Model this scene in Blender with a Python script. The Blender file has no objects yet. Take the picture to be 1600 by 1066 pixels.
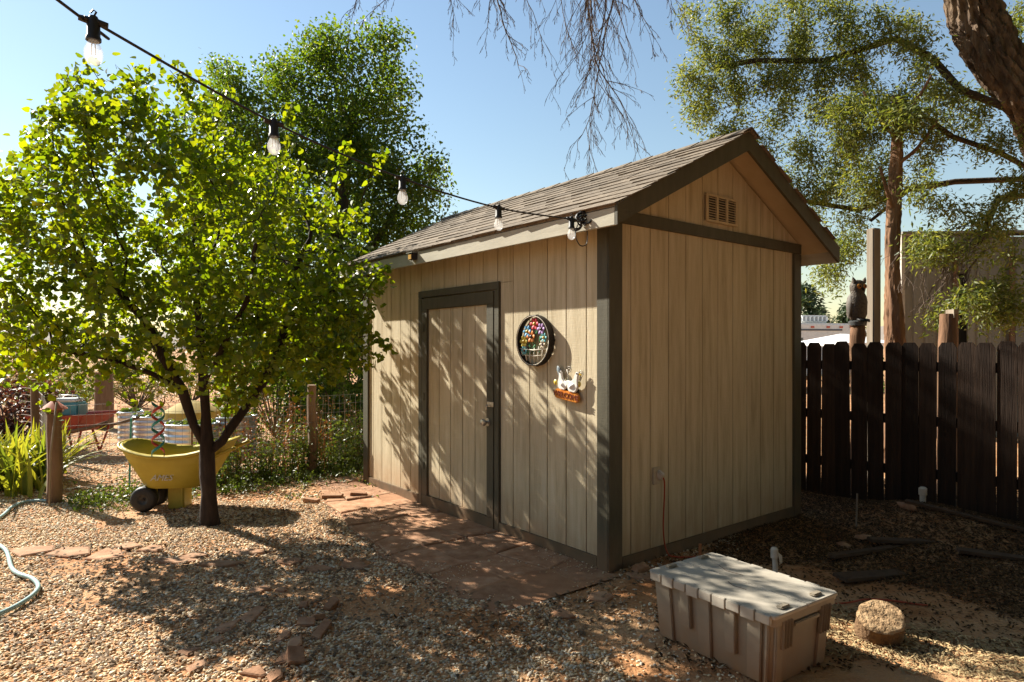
import bpy, bmesh, math, random
import numpy as np
from mathutils import Vector, Matrix, Euler
R = math.radians
random.seed(7); rng = np.random.default_rng(7)
S = bpy.context.scene
COL = S.collection

# ------------------------------------------------------------------ camera, sky, sun, exposure
FPX, YH, CAMH = 1015.0, 543.3, 1.5            # focal length and horizon row in a 1600 px wide frame
cam_d = bpy.data.cameras.new('camera'); cam = bpy.data.objects.new('camera', cam_d); COL.objects.link(cam)
cam.location = (0, 0, CAMH); cam.rotation_euler = (R(90), 0, 0)
cam_d.sensor_width = 36; cam_d.lens = 36 * FPX / 1600
cam_d.shift_y = (YH - 533) / 1600
cam_d.clip_start = 0.05; cam_d.clip_end = 5000
S.camera = cam
SUN_EL = 35.5
SUN_AZ = math.degrees(math.atan2(.837, .547))  # degrees from +Y towards -X
world = bpy.data.worlds.new('World'); S.world = world; world.use_nodes = True
wn = world.node_tree.nodes; wl = world.node_tree.links
sky = wn.new('ShaderNodeTexSky'); sky.sky_type = 'NISHITA'; sky.sun_disc = False
sky.sun_elevation = R(SUN_EL); sky.sun_rotation = R(-SUN_AZ)
sky.air_density = 1.5; sky.dust_density = .12; sky.ozone_density = 1.6; sky.altitude = 0
bg = wn['Background']; bg.inputs['Strength'].default_value = 0.054
wl.new(sky.outputs[0], bg.inputs[0])
sun_d = bpy.data.lights.new('sun', 'SUN'); sun_d.energy = 5.0; sun_d.angle = R(0.55); sun_d.color = (1, .93, .81)
sun = bpy.data.objects.new('sun', sun_d); COL.objects.link(sun)
ce = math.cos(R(SUN_EL))
TRAVEL = Vector((.837 * ce, -.547 * ce, -math.sin(R(SUN_EL))))
sun.rotation_euler = TRAVEL.to_track_quat('-Z', 'Y').to_euler(); sun.location = (-20, 14, 16)
S.view_settings.view_transform = 'Standard'; S.view_settings.look = 'None'
S.view_settings.gamma = 1; S.view_settings.use_curve_mapping = False
S.view_settings.exposure = 1.5
S.cycles.use_denoising = True
S.cycles.max_bounces = 6; S.cycles.diffuse_bounces = 3; S.cycles.transparent_max_bounces = 8

def W(px, py, d):                              # a point of the place seen at a pixel, d metres ahead
    return Vector(((px - 800) / FPX * d, d, CAMH + (YH - py) / FPX * d))
def G(px, py):                                 # the ground point seen at a pixel
    d = FPX * CAMH / (py - YH); return Vector(((px - 800) / FPX * d, d, 0))
def gz(x, y):                                  # relief of the yard
    z = .010 * math.sin(1.7 * x + .6) * math.cos(1.3 * y) + .006 * math.sin(4.1 * x + 2.3 * y) + .004 * math.sin(7.3 * y - 3.1 * x)
    z += .15 * math.exp(-((x - 3.55) ** 2 + (y - 5.55) ** 2) / .25)
    return z

# ------------------------------------------------------------------ materials
MATS = {}
def nodes_of(name):
    m = bpy.data.materials.new(name); m.use_nodes = True
    return m, m.node_tree.nodes, m.node_tree.links, m.node_tree.nodes['Principled BSDF']
def ramp(n, cols):
    r = n.new('ShaderNodeValToRGB'); e = r.color_ramp.elements
    while len(e) < len(cols): e.new(.5)
    for i, (p, c) in enumerate(cols): e[i].position = p; e[i].color = (*c, 1)
    return r
def mat(name, cols, scale=8, rough=.8, bump=.0, bscale=60, stretch=(1, 1, 1), metal=0, island=0.0, detail=6, spec=.3, objrand=0.0, dist=.002):
    """noise-driven colour between the given colours, fine bump, optional tone change per piece"""
    if name in MATS: return MATS[name]
    m, n, l, b = nodes_of(name)
    tc = n.new('ShaderNodeTexCoord'); mp = n.new('ShaderNodeMapping'); mp.inputs['Scale'].default_value = stretch
    l.new(tc.outputs['Object'], mp.inputs[0])
    nz = n.new('ShaderNodeTexNoise'); nz.inputs['Scale'].default_value = scale; nz.inputs['Detail'].default_value = detail; nz.inputs['Roughness'].default_value = .65
    l.new(mp.outputs[0], nz.inputs[0])
    k = len(cols)
    rp = ramp(n, [(.3 + .4 * i / max(1, k - 1), c) for i, c in enumerate(cols)])
    l.new(nz.outputs[0], rp.inputs[0]); out = rp.outputs[0]
    for amt, src in ((island, 'g'), (objrand, 'o')):
        if amt:
            g = n.new('ShaderNodeNewGeometry') if src == 'g' else n.new('ShaderNodeObjectInfo')
            mr = n.new('ShaderNodeMapRange'); mr.inputs[3].default_value = 1 - amt; mr.inputs[4].default_value = 1 + amt
            l.new(g.outputs['Random Per Island' if src == 'g' else 'Random'], mr.inputs[0])
            mx = n.new('ShaderNodeVectorMath'); mx.operation = 'SCALE'
            l.new(out, mx.inputs[0]); l.new(mr.outputs[0], mx.inputs['Scale']); out = mx.outputs[0]
    l.new(out, b.inputs['Base Color'])
    b.inputs['Roughness'].default_value = rough; b.inputs['Metallic'].default_value = metal
    b.inputs['Specular IOR Level'].default_value = spec
    if bump:
        n2 = n.new('ShaderNodeTexNoise'); n2.inputs['Scale'].default_value = bscale; n2.inputs['Detail'].default_value = 5
        l.new(mp.outputs[0], n2.inputs[0])
        bp = n.new('ShaderNodeBump'); bp.inputs['Strength'].default_value = bump; bp.inputs['Distance'].default_value = dist
        l.new(n2.outputs[0], bp.inputs['Height']); l.new(bp.outputs[0], b.inputs['Normal'])
    MATS[name] = m; return m
def leaf_mat(name, cols, trans, tcol, rough=.45):
    if name in MATS: return MATS[name]
    m, n, l, b = nodes_of(name)
    g = n.new('ShaderNodeNewGeometry'); o = n.new('ShaderNodeObjectInfo')
    ad = n.new('ShaderNodeMath'); ad.operation = 'ADD'; l.new(g.outputs['Random Per Island'], ad.inputs[0]); l.new(o.outputs['Random'], ad.inputs[1])
    fr = n.new('ShaderNodeMath'); fr.operation = 'FRACT'; l.new(ad.outputs[0], fr.inputs[0])
    k = len(cols)
    rp = ramp(n, [(i / max(1, k - 1), c) for i, c in enumerate(cols)]); l.new(fr.outputs[0], rp.inputs[0])
    l.new(rp.outputs[0], b.inputs['Base Color']); b.inputs['Roughness'].default_value = rough
    b.inputs['Specular IOR Level'].default_value = .35
    t = n.new('ShaderNodeBsdfTranslucent')
    mu = n.new('ShaderNodeMix'); mu.data_type = 'RGBA'; mu.blend_type = 'MULTIPLY'; mu.inputs[0].default_value = 1
    mu.inputs[7].default_value = (*tcol, 1)
    l.new(rp.outputs[0], mu.inputs[6]); l.new(mu.outputs[2], t.inputs[0])
    mx = n.new('ShaderNodeMixShader'); mx.inputs[0].default_value = trans
    l.new(b.outputs[0], mx.inputs[1]); l.new(t.outputs[0], mx.inputs[2])
    l.new(mx.outputs[0], n['Material Output'].inputs[0]); MATS[name] = m; return m
def plain(name, c, rough=.5, metal=0, spec=.4):
    return mat(name, [tuple(v * .88 for v in c), tuple(min(1, v * 1.1) for v in c)], 14, rough, metal=metal, spec=spec)

SIDING = mat('siding_paint', [(.37, .305, .19), (.49, .415, .275), (.57, .495, .345)], 6, .75, .55, 55, (3, 3, .25), objrand=.05, dist=.004)
def weather(m, dust, ztop, amt, saw=.35):
    n, l = m.node_tree.nodes, m.node_tree.links; b = n['Principled BSDF']
    tc = n.new('ShaderNodeTexCoord'); sp_ = n.new('ShaderNodeSeparateXYZ'); g = n.new('ShaderNodeNewGeometry'); l.new(g.outputs['Position'], sp_.inputs[0])
    nz = n.new('ShaderNodeTexNoise'); nz.inputs['Scale'].default_value = 7; nz.inputs['Detail'].default_value = 6; l.new(g.outputs['Position'], nz.inputs[0])
    mr = n.new('ShaderNodeMapRange'); mr.inputs[1].default_value = ztop; mr.inputs[2].default_value = -.02; l.new(sp_.outputs[2], mr.inputs[0])
    mu = n.new('ShaderNodeMath'); mu.operation = 'MULTIPLY'; l.new(mr.outputs[0], mu.inputs[0]); l.new(nz.outputs[0], mu.inputs[1])
    m2 = n.new('ShaderNodeMath'); m2.operation = 'MULTIPLY'; m2.inputs[1].default_value = amt; l.new(mu.outputs[0], m2.inputs[0])
    mx = n.new('ShaderNodeMix'); mx.data_type = 'RGBA'; mx.inputs[7].default_value = (*dust, 1)
    old_ = b.inputs['Base Color'].links[0].from_socket; l.new(m2.outputs[0], mx.inputs[0]); l.new(old_, mx.inputs[6]); l.new(mx.outputs[2], b.inputs['Base Color'])
    if saw:
        mp = n.new('ShaderNodeMapping'); mp.inputs['Scale'].default_value = (4, 4, 130); l.new(tc.outputs['Object'], mp.inputs[0]); n3 = n.new('ShaderNodeTexNoise'); n3.inputs['Scale'].default_value = 2; n3.inputs['Detail'].default_value = 4; l.new(mp.outputs[0], n3.inputs[0])
        bp = n.new('ShaderNodeBump'); bp.inputs['Strength'].default_value = saw; bp.inputs['Distance'].default_value = .004; l.new(n3.outputs[0], bp.inputs['Height'])
        l.new(b.inputs['Normal'].links[0].from_socket, bp.inputs['Normal']); l.new(bp.outputs[0], b.inputs['Normal'])
weather(SIDING, (.36, .18, .08), .42, 1.1)
TRIM = mat('trim_paint', [(.060, .054, .034), (.088, .080, .052)], 6, .62, .35, 60, (3, 3, .6))
weather(TRIM, (.30, .15, .07), .30, .9, .25)
FASCIA = mat('sunlit_trim_paint', [(.34, .315, .24), (.44, .41, .32)], 7, .7, .3, 50, (3, .5, 3))  # trim paint with the sun's brightness put into its colour
SOFFIT = mat('soffit_paint', [(.44, .34, .21), (.50, .40, .26)], 5, .8)
SHINGLE = mat('asphalt_shingle', [(.105, .08, .058), (.16, .127, .092), (.225, .185, .137)], 30, .95, .8, 220, objrand=.24)
BARKR = mat('redbud_bark', [(.014, .009, .007), (.045, .03, .022)], 22, .9, .9, 40, (1, 1, .3), dist=.01)
BARKE = mat('elm_bark', [(.05, .038, .028), (.12, .095, .07)], 14, .92, .9, 30, (1, 1, .25), dist=.015)
BARKO = mat('gnarled_bark', [(.028, .018, .012), (.10, .066, .042), (.21, .145, .09)], 9, .95, 1, 18, (1, 1, .25), dist=.06)
BARKD = mat('dead_trunk_wood', [(.10, .05, .028), (.27, .15, .08)], 10, .92, 1, 22, (1, 1, .15), dist=.02)
TWIG = mat('dry_twig', [(.09, .062, .046), (.17, .125, .095)], 10, .9)
POSTW = mat('weathered_post_wood', [(.10, .06, .036), (.22, .14, .085)], 12, .92, .8, 30, (1, 1, .12), dist=.006)
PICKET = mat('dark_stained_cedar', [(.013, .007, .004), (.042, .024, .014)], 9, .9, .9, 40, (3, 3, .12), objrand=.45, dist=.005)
GREYW = mat('grey_weathered_wood', [(.16, .125, .09), (.30, .25, .19)], 9, .92, .7, 35, (2, 2, .1), dist=.005)
STONE = mat('red_flagstone', [(.22, .105, .05), (.33, .175, .095), (.43, .265, .16)], 9, .92, .8, 70, objrand=.15, dist=.004)
PEB, n_, l_, b_ = nodes_of('river_pebble')
g_ = n_.new('ShaderNodeNewGeometry'); r_ = ramp(n_, [(0, (.22, .14, .075)), (.14, (.50, .34, .18)), (.30, (.66, .50, .30)), (.45, (.52, .27, .11)), (.58, (.70, .58, .40)), (.72, (.42, .36, .29)), (.86, (.78, .68, .50)), (1, (.60, .42, .23))]); r_.color_ramp.interpolation = 'LINEAR'
l_.new(g_.outputs['Random Per Island'], r_.inputs[0]); l_.new(r_.outputs[0], b_.inputs['Base Color']); b_.inputs['Roughness'].default_value = .8; b_.inputs['Specular IOR Level'].default_value = .25
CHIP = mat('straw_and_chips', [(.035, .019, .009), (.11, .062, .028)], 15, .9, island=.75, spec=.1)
METALG = mat('galvanised_steel', [(.52, .55, .58), (.66, .69, .72)], 9, .38, metal=.75, spec=.5)
CORR = mat('aged_metal_siding', [(.15, .148, .13), (.25, .245, .22)], 3, .6, metal=.2, stretch=(1, 1, .3))
BLACK = plain('black_rubber', (.018, .017, .016), .55)
TOTE = mat('taupe_tote_plastic', [(.22, .185, .135), (.29, .25, .19)], 5, .5, .25, 90, spec=.4)
LIDP = mat('grey_lid_plastic', [(.33, .295, .24), (.46, .42, .35)], 4, .5, .25, 80, spec=.4)
WIRE = plain('fence_wire', (.20, .18, .15), .5, .6)
L_RED = leaf_mat('redbud_leaf', [(.045, .085, .010), (.075, .125, .013), (.12, .155, .014), (.055, .095, .012)], .52, (3.5, 2.85, .35), .36)
L_ELM = leaf_mat('elm_leaf', [(.035, .075, .016), (.06, .11, .02), (.10, .14, .022)], .47, (2.8, 2.4, .5))
L_OLV = leaf_mat('willow_leaf', [(.075, .11, .032), (.13, .165, .05), (.20, .21, .075)], .45, (1.9, 1.7, .6))
L_WEED = leaf_mat('weed_leaf', [(.06, .10, .02), (.12, .15, .03), (.10, .13, .03)], .4, (1.5, 1.5, .6))
L_DRY = leaf_mat('dry_brush_leaf', [(.20, .16, .075), (.28, .20, .09), (.14, .13, .06)], .3, (1.2, 1.1, .7))
L_RUST = leaf_mat('rusty_stem', [(.22, .075, .02), (.28, .12, .03), (.16, .10, .03)], .3, (1.3, 1, .6))
L_IRIS = leaf_mat('iris_blade', [(.20, .23, .03), (.30, .30, .045), (.13, .19, .03)], .5, (1.5, 1.35, .5))
L_DARK = leaf_mat('purple_shrub_leaf', [(.05, .022, .02), (.09, .035, .025), (.06, .05, .02)], .3, (1.5, .9, .6))
L_PINE = leaf_mat('pine_needle', [(.035, .06, .025), (.07, .10, .035)], .15, (1.2, 1.2, .7))

# ------------------------------------------------------------------ mesh helpers
def np_obj(name, V, F, m, parent=None, smooth=False):
    V = np.asarray(V, np.float32); F = np.asarray(F, np.int32); k = F.shape[1]
    me = bpy.data.meshes.new(name); me.vertices.add(len(V)); me.vertices.foreach_set('co', V.ravel())
    me.loops.add(F.size); me.loops.foreach_set('vertex_index', F.ravel())
    me.polygons.add(len(F)); me.polygons.foreach_set('loop_start', np.arange(0, F.size, k, dtype=np.int32))
    me.update(calc_edges=True); me.validate()
    if smooth: me.shade_smooth()
    me.materials.append(m)
    o = bpy.data.objects.new(name, me); COL.objects.link(o); o.parent = parent; return o
class MB:
    def __init__(s): s.v = []; s.f = []
    def add(s, vs, fs):
        b = len(s.v); s.v += [tuple(p) for p in vs]; s.f += [tuple(i + b for i in q) for q in fs]; return s
    def box(s, x0, x1, y0, y1, z0, z1, M=None):
        vs = [Vector((x, y, z)) for z in (z0, z1) for y in (y0, y1) for x in (x0, x1)]
        if M: vs = [M @ p for p in vs]
        return s.add(vs, [(0, 2, 3, 1), (4, 5, 7, 6), (0, 1, 5, 4), (2, 6, 7, 3), (0, 4, 6, 2), (1, 3, 7, 5)])
    def tube(s, path, rad, n=8, cap=True):
        path = [Vector(p) for p in path]
        if not hasattr(rad, '__len__'): rad = [rad] * len(path)
        up = None; rings = []
        for i, p in enumerate(path):
            t = (path[min(i + 1, len(path) - 1)] - path[max(i - 1, 0)])
            t = t.normalized() if t.length > 1e-9 else Vector((0, 0, 1))
            if up is None: up = t.orthogonal().normalized()
            up = up - t * up.dot(t)
            up = up.normalized() if up.length > 1e-6 else t.orthogonal().normalized()
            w = t.cross(up); r = rad[i]
            rings.append([p + (up * math.cos(a) + w * math.sin(a)) * r for a in (2 * math.pi * j / n for j in range(n))])
        b = len(s.v)
        for rg in rings: s.v += [tuple(q) for q in rg]
        for i in range(len(rings) - 1):
            for j in range(n):
                k = (j + 1) % n; s.f.append((b + i * n + j, b + i * n + k, b + (i + 1) * n + k, b + (i + 1) * n + j))
        if cap:
            s.f.append(tuple(b + j for j in reversed(range(n)))); e = b + (len(rings) - 1) * n; s.f.append(tuple(e + j for j in range(n)))
        return s
    def lathe(s, prof, n=24, M=None, sx=1, sy=1):
        b = len(s.v)
        for r, z in prof:
            for j in range(n):
                a = 2 * math.pi * j / n; p = Vector((r * math.cos(a) * sx, r * math.sin(a) * sy, z)); s.v.append(tuple(M @ p if M else p))
        for i in range(len(prof) - 1):
            for j in range(n):
                k = (j + 1) % n; s.f.append((b + i * n + j, b + i * n + k, b + (i + 1) * n + k, b + (i + 1) * n + j))
        return s
    def prism(s, poly, z0, z1, M=None):
        n = len(poly); vs = [Vector((x, y, z0)) for x, y in poly] + [Vector((x, y, z1)) for x, y in poly]
        if M: vs = [M @ p for p in vs]
        return s.add(vs, [tuple(reversed(range(n))), tuple(range(n, 2 * n))] + [(i, (i + 1) % n, n + (i + 1) % n, n + i) for i in range(n)])
    def build(s, name, m, parent=None, smooth=False, bevel=0):
        me = bpy.data.meshes.new(name); me.from_pydata(s.v, [], s.f); me.update()
        if bevel:
            bm = bmesh.new(); bm.from_mesh(me); bmesh.ops.recalc_face_normals(bm, faces=bm.faces)
            es = [e for e in bm.edges if len(e.link_faces) == 2 and e.calc_face_angle(0) > .6]
            bmesh.ops.bevel(bm, geom=es, offset=bevel, segments=2, affect='EDGES', clamp_overlap=True); bm.to_mesh(me); bm.free()
        if smooth:
            me.shade_smooth()
            if smooth == 'auto': me.set_sharp_from_angle(angle=R(40))
        me.materials.append(m)
        o = bpy.data.objects.new(name, me); COL.objects.link(o); o.parent = parent; return o
def tag(o, label=None, cat=None, group=None, kind=None):
    for k, v in (('label', label), ('category', cat), ('group', group), ('kind', kind)):
        if v: o[k] = v
    return o
def thing(name, label, cat, loc=(0, 0, 0), rz=0, group=None):
    o = bpy.data.objects.new(name, None); o.empty_display_size = .1; COL.objects.link(o)
    o.location = loc; o.rotation_euler = (0, 0, rz); return tag(o, label, cat, group)
def inst(src, parent=None, M=None, name=None):
    c = bpy.data.objects.new(name or src.name.split('.')[0], src.data); COL.objects.link(c); c.parent = parent
    if M is not None: c.matrix_local = M
    return c
def text_obj(name, txt, size, m, parent, depth=.002, M=None, align='CENTER', shear=0):
    cu = bpy.data.curves.new(name, 'FONT'); cu.body = txt; cu.size = size; cu.extrude = depth; cu.align_x = align; cu.align_y = 'CENTER'; cu.shear = shear; cu.resolution_u = 3
    t = bpy.data.objects.new(name + '_src', cu); COL.objects.link(t); bpy.context.view_layer.update()
    me = bpy.data.meshes.new_from_object(t.evaluated_get(bpy.context.evaluated_depsgraph_get())); bpy.data.objects.remove(t)
    me.materials.clear(); me.materials.append(m); me.name = name
    o = bpy.data.objects.new(name, me); COL.objects.link(o); o.parent = parent
    if M is not None: o.matrix_local = M
    return o
def spline(pts, n=8):
    pts = [Vector(p) for p in pts]; q = [pts[0]] + pts + [pts[-1]]; out = []
    for i in range(1, len(q) - 2):
        for k in range(n):
            t = k / n; a, b, c, d = q[i - 1:i + 3]
            out.append(.5 * ((2 * b) + (c - a) * t + (2 * a - 5 * b + 4 * c - d) * t * t + (3 * b - a - 3 * c + d) * t ** 3))
    return out + [pts[-1]]

def ridged(path, rad, n, amp, ridges, seed=0, wob=.0):
    """trunk surface with deep interwoven bark ridges"""
    pr = np.random.default_rng(seed); ph = pr.uniform(0, 6.28, 6); pts = spline(path, 14); K = len(pts); mb = MB(); rr = np.interp(np.linspace(0, 1, K), np.linspace(0, 1, len(rad)), rad); up = None; vs = []
    for i, p in enumerate(pts):
        t = (pts[min(i + 1, K - 1)] - pts[max(i - 1, 0)]).normalized()
        up = t.orthogonal().normalized() if up is None else (up - t * up.dot(t)).normalized(); w = t.cross(up)
        for j in range(n):
            a = 2 * math.pi * j / n; tw_ = .5 * math.sin(i * .21 + ph[0]) + .35 * math.sin(i * .55 + ph[1])
            f = 1 + amp * (abs(math.sin(ridges * a / 2 + tw_ * 2 + .6 * math.sin(3 * a + i * .3))) - .5) + amp * .7 * math.sin(2 * a + i * .17 + ph[2]) + pr.normal(0, amp * .22)
            vs.append(p + (up * math.cos(a) + w * math.sin(a)) * rr[i] * f)
    mb.add(vs, [(i * n + j, i * n + (j + 1) % n, (i + 1) * n + (j + 1) % n, (i + 1) * n + j) for i in range(K - 1) for j in range(n)] + [tuple(reversed(range(n))), tuple((K - 1) * n + j for j in range(n))]); return mb

# leaf templates (unit length along +x, midrib fold)
HEART = (np.array([(0, 0, 0), (-.08, .28, .05), (.12, .48, .09), (.45, .44, .07), (.78, .2, .03), (1, 0, -.06), (.78, -.2, .03), (.45, -.44, .07), (.12, -.48, .09), (-.08, -.28, .05), (.5, 0, -.02)], float),
         np.array([(10, 0, 1), (10, 1, 2), (10, 2, 3), (10, 3, 4), (10, 4, 5), (10, 5, 6), (10, 6, 7), (10, 7, 8), (10, 8, 9), (10, 9, 0)]))
OVAL = (np.array([(0, 0, 0), (.35, .3, .06), (.75, .22, .03), (1, 0, -.05), (.75, -.22, .03), (.35, -.3, .06)], float), np.array([(0, 1, 2), (0, 2, 3), (0, 3, 4), (0, 4, 5)]))
LANCE = (np.array([(0, 0, 0), (.45, .15, .04), (1, 0, -.06), (.45, -.15, .04)], float), np.array([(0, 1, 2), (0, 2, 3)]))
def rand_rot(n, droop=.35, spread=.7):
    """leaf frames: x axis mostly sideways and drooping, blade roughly facing up"""
    az = rng.uniform(0, 2 * np.pi, n); pit = -np.abs(rng.normal(droop, spread * .6, n)); rol = rng.normal(0, spread, n)
    x = np.stack([np.cos(az) * np.cos(pit), np.sin(az) * np.cos(pit), np.sin(pit)], 1)
    up = np.tile([0, 0, 1.], (n, 1)); y = np.cross(up, x); y /= np.linalg.norm(y, axis=1)[:, None] + 1e-9; z = np.cross(x, y)
    c, s_ = np.cos(rol)[:, None], np.sin(rol)[:, None]
    y2 = y * c + z * s_; z2 = np.cross(x, y2)
    return np.stack([x, y2, z2], 2)
def leaves(tmpl, P, size, droop=.35, spread=.7, Rm=None):
    V, F = tmpl; n = len(P); Rm = rand_rot(n, droop, spread) if Rm is None else Rm
    sz = np.asarray(size)[:, None, None] if hasattr(size, '__len__') else size
    VV = np.einsum('nij,mj->nmi', Rm, V) * sz + P[:, None, :]
    FF = F[None] + (np.arange(n) * len(V))[:, None, None]
    return VV.reshape(-1, 3), FF.reshape(-1, F.shape[1])
def blob_pts(blobs, dens, shell=.0):
    out = []
    for (c, r) in blobs:
        n = max(4, int(dens * r[0] * r[1] * r[2] * 4.19)); u = rng.normal(size=(n, 3)); u /= np.linalg.norm(u, axis=1)[:, None]
        rad = rng.uniform(shell, 1, n) ** (1 / 2.4); out.append(np.asarray(c)[None] + u * rad[:, None] * np.asarray(r)[None])
    return np.concatenate(out)

def grow(paths, attr, step, infl, kill, iters, tip=.004, power=2.4, base_r=None, jitter=.12):
    """space colonisation: seed paths (each a list of points, first path rooted at the base) grow towards attractors"""
    pos = []; par = []
    for pth in paths:
        pth = [np.array(p, float) for p in pth]
        if not pos: last = -1
        else:
            d = np.linalg.norm(np.array(pos) - pth[0], axis=1); last = int(d.argmin())
        for i, p in enumerate(pth):
            if i == 0 and pos:
                if np.linalg.norm(np.array(pos[last]) - p) < .02: continue
            if last >= 0:
                q = np.array(pos[last]); n = max(1, int(np.linalg.norm(p - q) / (step * 1.3)))
                for k in range(1, n): pos.append(list(q + (p - q) * k / n)); par.append(last); last = len(pos) - 1
            pos.append(list(p)); par.append(last); last = len(pos) - 1
    seed_n = len(pos)
    A = attr.copy(); P = np.array(pos)
    near = np.full(len(A), 1e9); idx = np.zeros(len(A), int)
    def upd(lo):
        nonlocal near, idx
        for k in range(lo, len(pos), 64):
            blk = np.array(pos[k:k + 64]); d = np.linalg.norm(A[:, None] - blk[None], axis=2); j = d.argmin(1); dm = d[np.arange(len(A)), j]
            b = dm < near; near[b] = dm[b]; idx[b] = j[b] + k
    upd(0)
    for it in range(iters):
        if len(A) == 0: break
        act = near < infl
        if not act.any(): break
        lo = len(pos); cur = np.array(pos); dirs = A[act] - cur[idx[act]]; dirs /= np.linalg.norm(dirs, axis=1)[:, None] + 1e-9
        ids = idx[act]; u, inv = np.unique(ids, return_inverse=True); acc = np.zeros((len(u), 3)); np.add.at(acc, inv, dirs)
        acc += rng.normal(0, jitter, acc.shape) * np.linalg.norm(acc, axis=1)[:, None]; acc /= np.linalg.norm(acc, axis=1)[:, None] + 1e-9
        for a, d in zip(u, acc): pos.append(list(cur[a] + d * step)); par.append(int(a))
        upd(lo)
        keep = near > kill; A = A[keep]; near = near[keep]; idx = idx[keep]
        if len(pos) > 9000: break
    n = len(pos); P = np.array(pos); ch = [[] for _ in range(n)]
    for i, p in enumerate(par):
        if p >= 0: ch[p].append(i)
    rad = np.zeros(n)
    for i in range(n - 1, -1, -1): rad[i] = (sum(rad[c] ** power for c in ch[i]) ** (1 / power)) if ch[i] else tip
    # children always have larger indices than parents only along growth, so settle once more
    order = sorted(range(n), key=lambda i: -i)
    for i in order:
        if ch[i]: rad[i] = sum(rad[c] ** power for c in ch[i]) ** (1 / power)
    if base_r:
        k = base_r / rad[0]
        rad = np.where(rad > tip * 2, tip * 2 + (rad - tip * 2) * (base_r - tip * 2) / max(1e-6, rad[0] - tip * 2), rad) if k < 1.0 or k > 1.0 else rad
    return P, par, ch, rad, seed_n
def wood(P, ch, rad, rmin, rmax, mb, segs=7):
    """tubes for chains whose radius lies in the range"""
    stack = [(0, None)]
    while stack:
        i, pa = stack.pop(); path = [P[pa], P[i]] if pa is not None else [P[i]]; rr = [min(rad[i] * 1.1, rad[pa]), rad[i]] if pa is not None else [rad[i]]; j = i
        while ch[j]:
            c = sorted(ch[j], key=lambda q: -rad[q]); 
            for o in c[1:]: stack.append((o, j))
            j = c[0]; path.append(P[j]); rr.append(rad[j])
        k = 0
        sel = [(p, r) for p, r in zip(path, rr) if rmin <= r]
        if len(sel) > 1 and sel[0][1] <= rmax: mb.tube([p for p, _ in sel], [r for _, r in sel], segs if sel[0][1] > .012 else 4, cap=False)
    return mb

# ================================================================== THE SETTING
def axis_pts(lo, hi, dense_lo, dense_hi, st):
    a = list(np.arange(dense_lo, dense_hi + 1e-6, st)); s = st; x = dense_lo
    while x > lo: s *= 1.35; x -= s; a.insert(0, max(x, lo))
    s = st; x = dense_hi
    while x < hi: s *= 1.35; x += s; a.append(min(x, hi))
    return np.array(a)
gx = axis_pts(-900, 900, -7, 5, .09); gy = axis_pts(-60, 1500, 1.5, 10, .09)
XX, YY = np.meshgrid(gx, gy); ZZ = np.vectorize(gz)(XX, YY)
nx, ny = len(gx), len(gy); ii = np.arange(nx * ny).reshape(ny, nx)
GF = np.stack([ii[:-1, :-1], ii[:-1, 1:], ii[1:, 1:], ii[1:, :-1]], -1).reshape(-1, 4)
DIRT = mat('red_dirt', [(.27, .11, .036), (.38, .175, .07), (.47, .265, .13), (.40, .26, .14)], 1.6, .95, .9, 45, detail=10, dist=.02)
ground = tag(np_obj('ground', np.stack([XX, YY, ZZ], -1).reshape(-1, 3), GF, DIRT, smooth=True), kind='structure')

HILL = mat('far_hill', [(.20, .17, .14), (.27, .23, .19)], .02, .95)
hv = []; hf = []
for i in range(61):
    a = R(-75 + 150 * i / 60); d = 700; hgt = 10 + 9 * math.sin(i * .33) + 6 * math.sin(i * .9 + 1) + (14 if i < 26 else 0)
    hv += [(math.sin(a) * d, math.cos(a) * d, -1), (math.sin(a) * (d + 60), math.cos(a) * (d + 60), max(3, hgt)), (math.sin(a) * (d + 200), math.cos(a) * (d + 200), -1)]
for i in range(60):
    for k in range(2): hf.append((i * 3 + k, i * 3 + 3 + k, i * 3 + 4 + k, i * 3 + 1 + k))
h = MB(); h.add(hv, hf); tag(h.build('hills', HILL, smooth=True), kind='structure')

# shed frame: local x runs from the front wall to the back (v), local y along the front wall (u)
SH = Vector((.649, 4.34, 0)); SA = R(38.344)
VX = Vector((math.cos(SA), math.sin(SA), 0)); UX = Vector((-math.sin(SA), math.cos(SA), 0))
LEN, WID = 3.63, 2.43
def shed_xy(x, y):
    dx, dy = x - SH.x, y - SH.y; return dx * VX.x + dy * VX.y, dx * UX.x + dy * UX.y
def shed_w(t, s, z=0): return SH + VX * t + UX * s + Vector((0, 0, z))

# flagstone path along the front wall
path = tag(MB().build('path', STONE), kind='structure')
SAND = mat('red_sand_joint', [(.25, .12, .06), (.36, .19, .10)], 8, .95, .6, 80)
def path_t(s): return -.86 - .14 * math.sin(s * 1.3 + .4) + (.38 * max(0, s - 3.0) if s > 3 else 0) - (.06 if s < .6 else 0)
bed = MB(); ss = np.linspace(-.12, 3.95, 40); pv = []; pf = []
for s_ in ss:
    for t_ in (-.015, path_t(s_) - .05 + .03 * math.sin(s_ * 9)):
        p = shed_w(t_, s_); pv.append((p.x, p.y, gz(p.x, p.y) + .006))
for i in range(len(ss) - 1): pf.append((2 * i, 2 * i + 1, 2 * i + 3, 2 * i + 2))
path.data.clear_geometry(); path.data.from_pydata(pv, [], pf); path.data.materials.clear(); path.data.materials.append(SAND)
def inset(poly, d):
    c = sum((Vector(p) for p in poly), Vector((0, 0))) / len(poly); return [tuple(Vector(p) + (c - Vector(p)).normalized() * d) for p in poly]
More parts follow.
